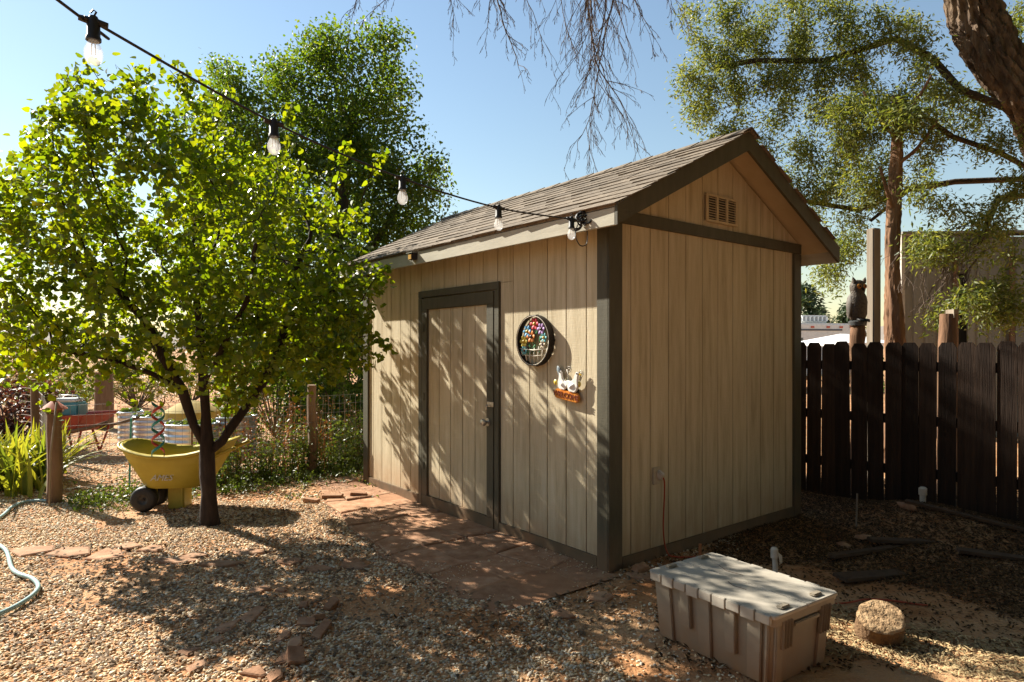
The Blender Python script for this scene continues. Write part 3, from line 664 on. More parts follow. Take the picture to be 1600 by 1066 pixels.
for cx, cy, a, c in ((-.10, .16, .5, (.18, .22, .24)), (-.125, .075, .9, (.55, .40, .05)), (.115, .10, -.4, (.5, .38, .06)), (.03, .05, .1, (.45, .33, .06))):
    MB().lathe([(.001, .008), (.018, .006), (.028, 0)], 10, Matrix.Translation((cx, cy, .026)) @ Matrix.Rotation(a, 4, 'Z'), .7, 1.5 if cy > .14 else .8).build('butterfly', plain('wing_%.2f' % c[0], c, .4), sign, True)
MB().box(-.10, .10, .02, .06, .008, .0115).build('backing_bar', DARKM, sign)

lamp = thing('eave_lamp', 'small amber wedge lamp fixed to the shed fascia', 'lamp', shed_w(-OF - .004, 2.18, 2.325), SA)
AMB = plain('amber_lens', (.50, .30, .08), .3)
MB().prism([(-.050, -.030), (.0, -.050), (.0, .050), (-.050, .030)], -.03, .028).build('lamp_housing', DARKM, lamp, bevel=.004)
MB().prism([(-.056, -.024), (-.051, -.029), (-.051, .029), (-.056, .024)], -.026, .018).build('lens', AMB, lamp)
MB().box(-.062, 0, -.054, .054, .0285, .036).build('solar_cap', STEEL, lamp)

# string lights from the shed eave out over the yard
strg = thing('string_lights', 'black cord of clear string-light bulbs strung from the shed eave', 'string lights', W(140, 40, 1.74))
SO = strg.location
BP = [W(146, 34, 1.76), W(428, 192, 2.38), W(629, 279, 2.90), W(779, 325, 3.36), W(893, 343, 3.74)]
endp = shed_w(-OF - .02, .02, 2.305)
cp = [Vector((-1.45, -.68, 2.60)), W(90, 0, 1.66)] + BP + [endp]
CABLE = plain('black_cable', (.015, .014, .013), .5)
MB().tube([p - SO for p in spline(cp, 10)], .0042, 8).build('cord', CABLE, strg, True)
GLASS = bpy.data.materials.new('clear_glass'); GLASS.use_nodes = True
gn, gl_ = GLASS.node_tree.nodes, GLASS.node_tree.links; gb = gn['Principled BSDF']; gb.inputs['Base Color'].default_value = (.85, .86, .84, 1); gb.inputs['Roughness'].default_value = .08; gb.inputs['Specular IOR Level'].default_value = .6
gt = gn.new('ShaderNodeBsdfTransparent'); gr_ = gn.new('ShaderNodeBsdfTranslucent'); gr_.inputs[0].default_value = (.9, .9, .88, 1); m1 = gn.new('ShaderNodeMixShader'); m1.inputs[0].default_value = .6; gl_.new(gb.outputs[0], m1.inputs[1]); gl_.new(gr_.outputs[0], m1.inputs[2])
m2_ = gn.new('ShaderNodeMixShader'); m2_.inputs[0].default_value = .30; gl_.new(gt.outputs[0], m2_.inputs[1]); gl_.new(m1.outputs[0], m2_.inputs[2]); gl_.new(m2_.outputs[0], gn['Material Output'].inputs[0])
FILA = plain('filament', (.45, .33, .16), .4)
for i, p in enumerate(BP):
    q = p - SO; s_ = MB(); s_.tube([q + Vector((-.03, -.016, .004)), q, q + Vector((.03, .016, -.004))], [.008, .012, .008], 8)
    s_.lathe([(.001, .016), (.010, .014), (.016, .0), (.0165, -.040), (.019, -.044), (.019, -.052), (.001, -.052)], 14, Matrix.Translation(q)); so = s_.build('socket', CABLE, strg, 'auto')
    MB().tube([q + Vector((.0, 0, .012)), q + Vector((.008, 0, .026)), q + Vector((.0, 0, .032)), q + Vector((-.008, 0, .024))], .0025, 6).build('hook', CABLE, so)
    b = MB(); b.lathe([(.012, -.050), (.015, -.060), (.0225, -.078), (.0235, -.092), (.019, -.108), (.010, -.116), (.001, -.118)], 16, Matrix.Translation(q)); b.build('bulb', GLASS, so, True)
    MB().tube([q + Vector((-.004, 0, -.055)), q + Vector((-.006, 0, -.09)), q + Vector((.006, 0, -.09)), q + Vector((.004, 0, -.055))], .0012, 5).build('filament', FILA, so)
lump = MB()
for k in range(9):
    c = endp - SO + Vector((random.uniform(-.04, .05), random.uniform(-.035, .03), random.uniform(-.02, .055))); pp = [c + Vector((.035 * math.cos(a + k), .02 * math.sin(a * 1.3), .03 * math.sin(a + k))) for a in np.linspace(0, 6, 14)]
    lump.tube(pp, .006, 6)
lump.build('cord_bundle', CABLE, strg, True)
e2 = endp - SO; MB().tube(spline([e2 + Vector((-.02, 0, -.01)), e2 + Vector((-.035, -.01, -.08)), e2 + Vector((-.005, -.01, -.145)), e2 + Vector((.04, 0, -.13)), e2 + Vector((.045, 0, -.03))], 6), .0035, 6).build('cord_loop', CABLE, strg, True)

# ================================================================== TREES
def tree_obj(name, label, base, group=None): return thing(name, label, 'tree', base, 0, group)
def shift(mb_or_V, o): return mb_or_V - np.array(o)[None]
def foliage_nodes(P, ch, rad, rmax): return P[[i for i in range(len(P)) if rad[i] < rmax]]

# leafy tree left of the shed (heart-shaped leaves)
TB = Vector((-2.54, 5.46, 0))
redbud = tree_obj('redbud_tree', 'leafy green tree with heart-shaped leaves and forked dark trunk left of the shed', TB)
blobs = [((-3.05, 5.5, 2.72), (1.15, 1.2, 1.05)), ((-2.0, 5.6, 2.12), (.90, 1.0, .85)), ((-3.65, 5.35, 2.0), (.80, .8, .80)), ((-3.52, 5.35, 3.4), (.36, .4, .50)), ((-2.75, 5.4, 3.45), (.42, .5, .36)),
         ((-1.50, 5.75, 1.80), (.50, .6, .60)), ((-2.6, 5.3, 1.75), (1.3, .9, .55)), ((-4.05, 5.4, 1.55), (.45, .6, .45)), ((-4.0, 5.4, 2.6), (.42, .6, .5)), ((-2.9, 6.7, 2.5), (1.0, .75, .85)), ((-2.35, 6.55, 2.0), (.55, .55, .6)), ((-3.7, 6.6, 2.3), (.6, .6, .7)), ((-3.1, 7.35, 2.35), (.8, .55, .75)), ((-2.5, 7.15, 1.75), (.45, .4, .45)), ((-2.55, 7.0, 3.1), (.8, .6, .55)), ((-3.3, 7.4, 3.2), (.7, .6, .55)), ((-2.1, 6.7, 2.8), (.5, .5, .5)), ((-3.3, 5.2, 1.45), (1.0, .7, .3)), ((-2.0, 5.4, 1.35), (.7, .6, .28))]
att = np.concatenate([blob_pts(blobs, 68, .15), blob_pts([((-2.05, 5.6, 2.95), (.6, .6, .5)), ((-1.55, 5.7, 2.6), (.5, .5, .4)), ((-1.45, 5.75, 2.3), (.35, .45, .4))], 30)])
def tp(px, py, d): return W(px, py, d)
paths = [[TB + Vector((0, 0, -.05)), tp(326, 770, 5.46), tp(324, 715, 5.46), tp(322, 670, 5.45), tp(318, 600, 5.42), tp(312, 520, 5.42), tp(305, 430, 5.45)],
         [tp(324, 700, 5.46), tp(303, 665, 5.42), tp(285, 610, 5.35), tp(255, 560, 5.25), tp(225, 500, 5.2), tp(180, 450, 5.2)],
         [tp(325, 708, 5.46), tp(345, 690, 5.5), tp(375, 650, 5.6), tp(410, 600, 5.7), tp(436, 550, 5.75), tp(455, 480, 5.8), tp(470, 400, 5.8)],
         [tp(285, 610, 5.35), tp(240, 585, 5.2), tp(170, 560, 5.0), tp(90, 545, 5.0)], [tp(318, 600, 5.42), tp(350, 540, 5.2), tp(385, 470, 5.0), tp(400, 380, 4.9)], [tp(352, 682, 5.5), tp(352, 650, 5.45), tp(360, 610, 5.3), tp(352, 570, 5.2)]]
P_, par_, ch_, rad_, sn_ = grow(paths, att, .085, .75, .15, 90, tip=.0028, power=2.15, base_r=.064)
zlow = P_[:, 2] - 0; flare = np.where((P_[:, 2] < .3) & (rad_ > .04), 1 + .35 * np.exp(-np.maximum(P_[:, 2], 0) / .07), 1); rad_ = rad_ * flare
Pl = P_ - np.array(TB)
tk = wood(Pl, ch_, rad_, .0125, 9, MB(), 16); prk = random.Random(5)
tk.v = [(x + .006 * math.sin(31 * y_ + 9 * z) + .004 * math.sin(17 * z + 40 * x) + prk.uniform(-.003, .003), y_ + .006 * math.sin(33 * x + 8 * z) + prk.uniform(-.003, .003), z) for x, y_, z in tk.v]
tk.build('trunk', BARKR, redbud, True)
wood(Pl, ch_, rad_, .0, .0125, MB(), 4).build('branches', BARKR, redbud, True)['kind'] = 'stuff'
fn = foliage_nodes(P_, ch_, rad_, .0085)
def leaf_positions(fn, n, sd): 
    return fn[rng.integers(0, len(fn), n)] + np.clip(rng.normal(0, sd, (n, 3)), -1.7 * sd, 1.7 * sd)
LP = leaf_positions(fn, 29000, .066); LP = LP[LP[:, 2] > .95]; LP = LP[(rng.random(len(LP)) < np.where((LP[:, 0] > -2.4) & (LP[:, 2] > 2.1), .5, 1))]
# twigs hanging lower at the crown's edge, as around (120,600) and (470,560)
extra = blob_pts([(tuple(W(110, 600, 5.1)), (.35, .3, .14)), (tuple(W(215, 620, 5.0)), (.22, .2, .12)), (tuple(W(80, 640, 5.0)), (.12, .1, .15)), (tuple(W(310, 590, 4.9)), (.45, .3, .16)), (tuple(W(480, 590, 5.5)), (.35, .25, .18)), (tuple(W(560, 540, 5.7)), (.3, .2, .2)), (tuple(W(30, 580, 5.2)), (.3, .3, .2))], 900)
LP = np.concatenate([LP, extra[rng.permutation(len(extra))[:420]]])
for (x0, y0, x1, y1) in ((215, 250, 135, 95), (200, 260, 72, 160), (150, 300, 62, 225), (110, 340, 15, 272), (290, 210, 285, 112), (330, 230, 360, 140), (250, 230, 205, 130), (80, 380, 5, 325), (560, 330, 600, 235), (520, 320, 545, 225), (440, 280, 455, 165), (560, 480, 612, 415), (555, 530, 608, 545)):
    a, b = np.array(W(x0, y0, 5.35)), np.array(W(x1, y1, 5.3)); k = np.linspace(.1, 1, 30)[:, None]; bow = np.array([0, 0, .06]); tp_ = a + (b - a) * k + bow * np.sin(k * 3.14)
    MB().tube([tuple(q - np.array(TB)) for q in tp_[::3]], [.006 - .0004 * i for i in range(10)], 4, cap=False).build('shoot', BARKR, redbud); LP = np.concatenate([LP, tp_[8:] + rng.normal(0, .028, (22, 3)), tp_[14:] + rng.normal(0, .025, (16, 3))])
sz = .028 + .042 * rng.beta(1.6, 1.8, len(LP)); Rm = rand_rot(len(LP), .55, .75)
near = np.argsort(np.linalg.norm(LP - np.array([0, 0, 1.5]), axis=1) - sz * 8)[:290]; mask = np.ones(len(LP), bool); mask[near] = False
V, F = leaves(HEART, LP[mask] - np.array(TB), sz[mask], Rm=Rm[mask]); fo = np_obj('foliage', V, F, L_RED, redbud); fo['kind'] = 'stuff'
lsrc = np_obj('leaf', HEART[0], HEART[1], L_RED); lm = lsrc.data; bpy.data.objects.remove(lsrc)
for i in near:
    o = bpy.data.objects.new('leaf', lm); COL.objects.link(o); o.parent = redbud
    M = Matrix([list(Rm[i][r] * sz[i]) + [float(LP[i][r] - TB[r])] for r in range(3)] + [[0, 0, 0, 1]]); o.matrix_local = M

# tall elm behind the shed
EB = Vector((-2.9, 10.4, 0))
elm = tree_obj('elm_tree', 'tall dense green tree rising behind the leafy tree and shed', EB)
eb = [((-2.45, 10.2, 5.55), (1.0, 1.0, 1.05)), ((-3.75, 10.4, 5.05), (1.05, 1.0, 1.05)), ((-1.65, 10.1, 4.05), (.78, .9, .85)), ((-2.85, 10.3, 3.7), (1.55, 1.3, 1.4)), ((-4.7, 10.6, 4.6), (.9, .9, 1.0)), ((-2.9, 10.2, 2.2), (1.5, 1.1, 1.2)), ((-3.05, 10.2, 6.15), (.5, .7, .45)), ((-1.95, 10.1, 6.05), (.38, .5, .5)), ((-1.35, 10.2, 3.0), (.7, .8, .8)), ((-4.6, 10.6, 3.0), (.9, .9, 1.2)), ((-4.55, 10.5, 5.35), (.75, .8, .7)), ((-3.1, 10.3, 5.6), (.8, .8, .7))]
att = blob_pts(eb, 30, .25)
P_, par_, ch_, rad_, sn_ = grow([[EB + Vector((0, 0, -.05)), EB + Vector((.05, 0, 1.2)), EB + Vector((0, -.1, 2.4)), EB + Vector((.2, -.1, 3.6)), EB + Vector((.35, -.2, 5.0))], [EB + Vector((.05, 0, 1.2)), EB + Vector((-.6, 0, 2.4)), EB + Vector((-1.1, .1, 3.8))], [EB + Vector((0, -.1, 2.4)), EB + Vector((.8, -.2, 3.2)), EB + Vector((1.2, -.2, 3.9))]], att, .16, 1.5, .26, 70, tip=.005, base_r=.17)
wood(P_ - np.array(EB), ch_, rad_, .02, 9, MB(), 9).build('trunk', BARKE, elm, True)
wood(P_ - np.array(EB), ch_, rad_, .0, .02, MB(), 4).build('branches', BARKE, elm, True)['kind'] = 'stuff'
fn = foliage_nodes(P_, ch_, rad_, .018); LP = leaf_positions(fn, 90000, .135)
V, F = leaves(OVAL, LP - np.array(EB), rng.uniform(.04, .075, len(LP)), .5, .8); fo = np_obj('foliage', V, F, L_ELM, elm); fo['kind'] = 'stuff'

# big gnarled tree on the right, unseen overhead crown added to block skylight
OB = Vector((8.1, 8.5, 0))
old = tree_obj('gnarled_tree', 'big gnarled willow-leaved tree leaning in at the upper right, bare twigs hanging overhead', OB)
trunk = [OB + Vector((0, 0, -.1)), Vector((7.9, 8.5, 1.4)), W(1690, 330, 8.5), W(1625, 190, 8.5), W(1552, 80, 8.5), W(1515, 0, 8.5), Vector((5.6, 8.3, 6.9)), Vector((4.6, 7.9, 7.7))]
limbA = [W(1675, 300, 8.5), W(1565, 240, 8.3), W(1489, 214, 8.2), W(1449, 186, 8.2), W(1413, 160, 8.2), W(1362, 146, 8.2), W(1320, 165, 8.1), W(1302, 172, 8.1)]
limbB = [W(1680, 310, 8.5), W(1595, 280, 8.8), W(1492, 284, 9.0), W(1421, 296, 9.2), W(1342, 328, 9.4), W(1265, 316, 9.5), W(1225, 300, 9.5)]
limbC = [W(1625, 190, 8.5), W(1500, 140, 8.6), W(1458, 93, 8.8), W(1400, 60, 9.0), W(1290, 95, 9.2), W(1180, 95, 9.3), W(1115, 105, 9.4)]
limbD = [W(1670, 300, 8.5), W(1560, 310, 8.0), W(1530, 380, 7.4), W(1560, 450, 7.3), W(1590, 490, 7.2)]
limbE = [W(1421, 296, 9.2), W(1330, 370, 9.0), W(1300, 440, 8.8)]
limbF = [Vector((7.2, 8.5, 2.6)), Vector((7.4, 7.0, 4.6)), Vector((7.0, 5.0, 5.6)), Vector((6.2, 3.2, 6.0)), Vector((5.2, 1.2, 6.0))]  # carries the added canopy out of view
def pb(px, py, rx, ry, d): return (tuple(W(px, py, d)), (rx / FPX * d, .55, ry / FPX * d))
ob = [pb(*q) for q in [(1110, 150, 62, 95, 9.4), (1185, 85, 100, 75, 9.4), (1160, 215, 95, 45, 9.5), (1280, 50, 85, 60, 9.1), (1250, 165, 85, 60, 9.2), (1380, 55, 85, 60, 8.9), (1440, 120, 75, 50, 8.5), (1340, 240, 85, 50, 9.0), (1300, 330, 60, 50, 9.3), (1285, 395, 40, 50, 9.2), (1475, 205, 85, 40, 8.4), (1500, 170, 50, 45, 9.0), (1590, 60, 40, 50, 9.4), (1400, 265, 75, 32, 9.0), (1425, 388, 38, 28, 7.5), (1565, 415, 42, 35, 7.3), (1560, 475, 42, 28, 7.2), (1500, 345, 70, 18, 7.8), (1570, 335, 45, 30, 7.6), (1190, 10, 140, 30, 9.2), (1065, 35, 22, 30, 9.0), (1500, 490, 30, 20, 7.2), (1400, 190, 45, 50, 7.6), (1385, 300, 40, 40, 7.7), (1260, 250, 50, 60, 9.3), (1300, 270, 40, 50, 9.0), (1590, 260, 40, 60, 7.8), (1330, 120, 60, 50, 8.9)]]
off = [((6.4, 4.2, 5.8), (1.6, 1.6, 1.2)), ((5.6, 2.2, 5.6), (1.6, 1.6, 1.2)), ((7.6, 6.0, 5.6), (1.3, 1.5, 1.4)), ((7.8, 3.0, 5.0), (1.6, 1.8, 1.6)), ((8.6, 8.0, 6.0), (1.5, 1.5, 1.6)), ((7.4, 1.2, 4.2), (1.5, 1.5, 1.4)), ((9.2, 5.2, 4.0), (1.2, 2.0, 1.8)), ((4.6, .2, 6.0), (1.6, 1.4, 1.0)), ((6.2, 7.6, 8.0), (2.0, 1.8, 1.2)), ((5.6, -1.2, 5.2), (1.8, 1.4, 1.4)), ((8.2, 2.0, 3.2), (1.2, 2.2, 1.4)), ((6.6, 3.0, 7.0), (2.2, 2.2, .8)), ((5.4, 3.7, 4.3), (1.0, 1.2, 1.1)), ((5.0, 2.0, 4.0), (1.2, 1.2, 1.2)), ((4.6, .4, 4.4), (1.4, 1.2, 1.2)), ((3.6, 1.4, 6.2), (1.5, 1.4, .9)), ((2.6, .2, 6.4), (1.5, 1.3, .9)), ((1.7, 2.5, 6.4), (1.6, 1.4, .9)), ((.2, 1.0, 6.3), (1.5, 1.3, .9)), ((3.6, 3.5, 6.3), (1.4, 1.1, .9)), ((-.6, -.9, 6.1), (1.5, 1.3, 1.0)), ((2.2, -1.6, 5.7), (1.6, 1.2, 1.1))]  # unseen canopy added to keep skylight off the gable end
att = np.concatenate([blob_pts(ob, 40, .1), blob_pts(off, 3.2, .2)])
P_, par_, ch_, rad_, sn_ = grow([trunk, limbA, limbB, limbC, limbD, limbE, limbF], att, .15, 1.5, .24, 80, tip=.0042, power=2.2, base_r=.36, jitter=.3)
# limbs stay slender next to the leaning trunk
rad_ = np.minimum(rad_, .024 + .22 * np.minimum(rad_, .2))
ridged([p - OB for p in trunk], [.36, .33, .30, .28, .26, .23, .18, .11], 60, .24, 15, 4).build('trunk', BARKO, old, 'auto')
wood(P_ - np.array(OB), ch_, rad_, .02, 9, MB(), 9).build('limbs', mat('dark_limb_bark', [(.035, .025, .017), (.09, .065, .045)], 12, .95, 1, 25, dist=.02), old, True)
wood(P_ - np.array(OB), ch_, rad_, .0, .02, MB(), 4).build('branches', TWIG, old, True)['kind'] = 'stuff'
fn = foliage_nodes(P_, ch_, rad_, .014); view = (np.abs(fn[:, 0] / np.maximum(fn[:, 1], .1)) < .86) & ((fn[:, 2] - 1.5) / np.maximum(fn[:, 1], .1) < .6) & (fn[:, 1] > 5)
fv = fn[view]; fo_ = fn[~view]
# sprays: leaves gathered round a share of the twigs only, so that bare wood shows between them
hub = fv[rng.random(len(fv)) < .8]; LP = hub[rng.integers(0, len(hub), 72000)] + rng.normal(0, .10, (72000, 3))
V1, F1 = leaves(LANCE, LP - np.array(OB), rng.uniform(.042, .088, len(LP)), .35, .9)
LQ = leaf_positions(fo_, 64000, .36); V2, F2 = leaves(OVAL, LQ - np.array(OB), rng.uniform(.12, .24, len(LQ)), .4, .8)  # large leaves fill the added canopy that blocks the sky
fo = np_obj('foliage', V1, F1, L_OLV, old); fo['kind'] = 'stuff'
fo = np_obj('foliage', V2, F2, L_OLV, old); fo['kind'] = 'stuff'
# bare hanging twigs of the overhead limb
tw = MB(); prn = random.Random(3)
def droop(p, d, ln, r, lev):
    n = max(4, int(ln / .09)); pts = [p]; cur = p.copy(); dr = d.copy()
    for k in range(n):
        dr = (dr + Vector((prn.uniform(-.22, .22), prn.uniform(-.22, .22), prn.uniform(-.22, .12) - .05 * lev))).normalized(); cur = cur + dr * ln / n; pts.append(cur.copy())
        if lev < 3 and prn.random() < (.85 if lev == 0 else .75):
            sd = (dr + Vector((prn.uniform(-.9, .9), prn.uniform(-.9, .9), prn.uniform(-.6, .3)))).normalized(); droop(cur, sd, ln * prn.uniform(.22, .5) * (1 - .5 * k / n), max(.0022, r * .55 * (1 - .5 * k / n)), lev + 1)
    tw.tube([q - OB for q in pts], [max(.0022, r * (1 - .75 * k / n)) for k in range(n + 1)], 4 if r < .01 else 6, cap=False)
ovr = [Vector((5.6, 8.3, 6.9)), Vector((4.2, 7.6, 6.9)), Vector((2.9, 7.1, 6.5)), Vector((1.6, 6.9, 6.1)), Vector((.4, 6.8, 5.9)), Vector((-.7, 6.8, 5.8)), Vector((-1.4, 6.8, 5.6))]
dead = MB(); sp = spline(ovr, 6); dead.tube([p - OB for p in sp], [.11 - .085 * k / (len(sp) - 1) for k in range(len(sp))], 8)
dead.build('dead_limb', BARKO, old, True)
for px, ln, dx in [(612, .95, -.6), (650, .9, -.3), (690, 1.0, -.25), (715, .6, .1), (765, .9, -.2), (790, 1.55, -.15), (815, 1.2, .15), (850, 1.25, .2), (880, .8, -.1), (905, 1.7, -.12), (925, 2.15, -.1), (945, 2.3, .02), (960, 1.6, -.1), (985, 1.4, .2), (1010, 1.2, .25), (1035, .8, .2)]:
    x = (px - 800) / FPX * 6.85; st = min(sp, key=lambda q: abs(q.x - x)).copy(); droop(st, Vector((dx, prn.uniform(-.15, .15), -1)).normalized(), ln * 1.05, .013 if ln > 1.4 else .009, 0)
for k in range(16):
    a = W(prn.uniform(1500, 1560), prn.uniform(350, 400), 7.5); droop(a, Vector((-1, prn.uniform(-.2, .2), prn.uniform(-.5, .15))).normalized(), prn.uniform(.5, 1.0), .006, 1)
tw.build('hanging_twigs', TWIG, old, False)['kind'] = 'stuff'

# dead trunk, tall weathered post, cut stump and owl behind the picket fence
def rough_trunk(name, label, cat, base, top, r0, r1, m, n=12, wob=.02):
    t = thing(name, label, cat, base); mb = MB(); k = 14; pts = []; rr = []
    for i in range(k + 1):
        f = i / k; p = (Vector(top) - Vector(base)) * f + Vector((wob * math.sin(f * 9 + r0 * 50), wob * math.cos(f * 7), 0)); pts.append(p); rr.append((r0 + (r1 - r0) * f) * (1 + .06 * math.sin(i * 2.3)))
    ridged(pts[::2] + ([] if k % 2 == 0 else [pts[-1]]), rr[::2], 30, .16, 9, 7).build('stem', m, t, 'auto'); return t
bt = W(1392, 535, 7.9)
dt = rough_trunk('dead_trunk', 'tall bare reddish trunk standing behind the picket fence', 'trunk', (bt.x, 7.9, 0), W(1401, 150, 7.9), .12, .055, BARKD, wob=.035)
for (px, py, dx, ln) in ((1398, 190, .5, .7), (1400, 215, -.6, .8), (1397, 260, .7, .6), (1396, 330, -.5, .5)):
    a = W(px, py, 7.9) - dt.location; MB().tube(spline([a, a + Vector((dx * ln * .5, -.1, .18)), a + Vector((dx * ln, -.15, .5))], 4), [.028 * (1 - .06 * k) for k in range(9)], 6).build('broken_limb', BARKD, dt, True)
p = W(1365, 535, 7.1); wp = thing('weathered_post', 'tall grey square post between the owl and the bare trunk', 'post', (p.x, 7.1, 0), .3)
MB().box(-.055, .055, -.05, .05, -.05, 2.80).build('timber', GREYW, wp, bevel=.01)
p = W(1481, 535, 6.6); cs = thing('stump_post', 'short cut log post with split top showing above the picket fence', 'post', (p.x, 6.6, 0))
mb = MB(); mb.tube([(0, 0, -.05), (.005, 0, .8), (.0, 0, 1.55), (.012, 0, 1.84)], [.10, .095, .085, .08], 11); mb.build('log', BARKD, cs, 'auto')
mb = MB(); mb.prism([(.0, -.09), (.075, -.05), (.07, .04), (.01, .05)], 1.80, 1.885); mb.build('split_top', GREYW, cs)
p = W(1340, 500, 6.75); ow = thing('owl_perch', 'knobbly bark stake holding up the owl decoy', 'post', (p.x, 6.75, 0))
mb = MB(); mb.tube([(0, 0, -.05), (.01, 0, .9), (-.01, 0, 1.5), (.0, 0, 1.62), (.005, 0, 1.78)], [.075, .07, .068, .075, .062], 10); mb.build('stake', BARKD, ow, True)
owl = thing('owl_decoy', 'dark plastic owl decoy with ear tufts perched on a bark stake', 'owl decoy', (p.x, 6.75, 1.78), R(12))
OWLM = mat('owl_plastic', [(.03, .022, .016), (.10, .078, .055), (.03, .024, .018)], 30, .6, .9, 60, dist=.01)
mb = MB(); mb.lathe([(.001, -.005), (.07, 0), (.082, .04), (.092, .12), (.098, .19), (.088, .25), (.070, .285), (.078, .32), (.082, .36), (.066, .40), (.035, .42), (.001, .425)], 20, None, 1, .85); mb.build('body', OWLM, owl, True)
mb = MB()
for s_ in (-1, 1): 
    MB().lathe([(.024, 0), (.018, .03), (.001, .062)], 8, Matrix.Translation((s_ * .055, -.02, .395)) @ Matrix.Rotation(s_ * .35, 4, 'Y')).build('ear_tuft', OWLM, owl, True)
    e = MB().lathe([(.001, .016), (.018, .013), (.028, 0)], 12, Matrix.Translation((s_ * .032, -.062, .352)) @ Matrix.Rotation(R(90), 4, 'X')).build('eye', plain('owl_eye', (.40, .16, .03), .3), owl, True)
    MB().lathe([(.001, .008), (.010, .005), (.012, 0)], 10, Matrix.Translation((s_ * .032, -.074, .352)) @ Matrix.Rotation(R(90), 4, 'X')).build('pupil', BLACK, e, True)
    MB().lathe([(.001, -.155), (.03, -.10), (.045, 0), (.04, .07), (.001, .12)], 12, Matrix.Translation((s_ * .085, .012, .17)) @ Matrix.Rotation(s_ * -.12, 4, 'Y'), .5, 1).build('wing', mat('owl_wing', [(.09, .075, .06), (.17, .145, .12)], 25, .6, .6, 50), owl, True)
    for k in range(3): MB().tube([(s_ * .035 + (k - 1) * .016, -.06, .01), (s_ * .035 + (k - 1) * .018, -.10, .004), (s_ * .035 + (k - 1) * .018, -.11, -.02)], [.012, .010, .004], 6).build('talon', BLACK, owl, True)
MB().prism([(-.01, 0), (.01, 0), (0, -.03)], -.095, -.07, Matrix.Translation((0, 0, .335)) @ Matrix.Rotation(R(90), 4, 'X') @ Matrix.Scale(-1, 4, (0, 0, 1))).build('beak', BLACK, owl)
mb = MB(); mb.lathe([(.06, -.06), (.085, -.05), (.09, -.01), (.075, .0), (.06, -.0)], 14); mb.build('base', plain('owl_base', (.08, .085, .085), .5), owl, 'auto')

# dark picket fence on the right: runs parallel to the shed's front wall
FA = Vector((3.03, 6.70, 0)) + UX * .45
fence = thing('picket_fence', 'dark stained dog-eared picket fence right of the shed', 'fence', FA, math.atan2(-UX.y, -UX.x) + R(5))
prof = [(0, 0), (.138, 0), (.138, 1), (.112, 1.03), (.026, 1.03), (0, 1)]
src = []
for v in range(3):
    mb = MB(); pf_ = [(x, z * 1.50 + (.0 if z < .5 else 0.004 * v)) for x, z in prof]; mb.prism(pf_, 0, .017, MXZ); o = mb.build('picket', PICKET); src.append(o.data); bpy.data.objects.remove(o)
gaps = [.004, .012, .010, .013, .002, .001, .014, .012, .004, .003, .012, .009, .010]
x = 0
for i in range(22):
    o = bpy.data.objects.new('picket', random.choice(src)); COL.objects.link(o); o.parent = fence
    o.matrix_local = Matrix.Translation((x, random.uniform(-.007, .007), random.uniform(-.016, .012))) @ Matrix.Rotation(random.uniform(-.008, .008), 4, 'Y'); x += .138 + gaps[(i + 9) % 13]
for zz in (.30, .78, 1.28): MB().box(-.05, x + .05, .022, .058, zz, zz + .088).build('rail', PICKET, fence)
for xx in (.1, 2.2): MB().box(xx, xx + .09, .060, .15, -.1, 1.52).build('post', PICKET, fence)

# corrugated metal building behind the fence
bx = W(1413, 535, 11); bld = thing('metal_building', 'weathered ribbed metal shed wall behind the picket fence', 'building', (bx.x, 11, 0), R(-4))
def rib_panel(x0, x1, z0, z1):
    mb = MB(); xs = []; x = x0
    while x < x1 - .001:
        for dx, dy in ((0, 0), (.13, 0), (.145, -.022), (.175, -.022), (.19, 0)):
            if x + dx < x1: xs.append((x + dx, dy))
        x += .19
    xs.append((x1, 0)); n = len(xs); vs = [(a, b, z) for z in (z0, z1) for a, b in xs] + [(a, .03, z) for z in (z0, z1) for a, b in xs]
    mb.add(vs, [(i, i + 1, n + i + 1, n + i) for i in range(n - 1)] + [(2 * n + i + 1, 2 * n + i, 3 * n + i, 3 * n + i + 1) for i in range(n - 1)] + [(n + i, n + i + 1, 3 * n + i + 1, 3 * n + i) for i in range(n - 1)]); return mb
for i, (a, b, z0, z1) in enumerate([(.0, .40, 0, 3.40), (.40, .80, 0, 3.38), (1.02, 1.45, 0, 3.38), (1.45, 1.95, 0, 3.36), (1.95, 2.5, 0, 3.36), (2.5, 3.3, 0, 3.34), (3.3, 4.2, 0, 3.34), (.80, 1.02, 2.75, 3.38)]):
    o = rib_panel(a + .002, b - .002, z0, z1).build('wall_panel', CORR, bld); o.location.y = (i % 2) * .012
MB().box(-.06, -.002, -.03, .08, 0, 3.42).build('corner_post', plain('pale_post', (.42, .39, .34), .7), bld)
for xx in (.80, 1.70, 2.55): MB().box(xx - .035, xx + .035, -.075, -.026, 0, 3.2).build('upright', POSTW, bld)
MB().box(-.05, 4.25, -.05, .3, 3.42, 3.46).build('roof_edge', CORR, bld)
MB().box(.5, 4.2, .25, .30, 0, 3.4).build('interior_shade_wall', plain('dark_interior', (.03, .028, .025), .9), bld)  # near-black colour stands in for the unlit inside behind the gap

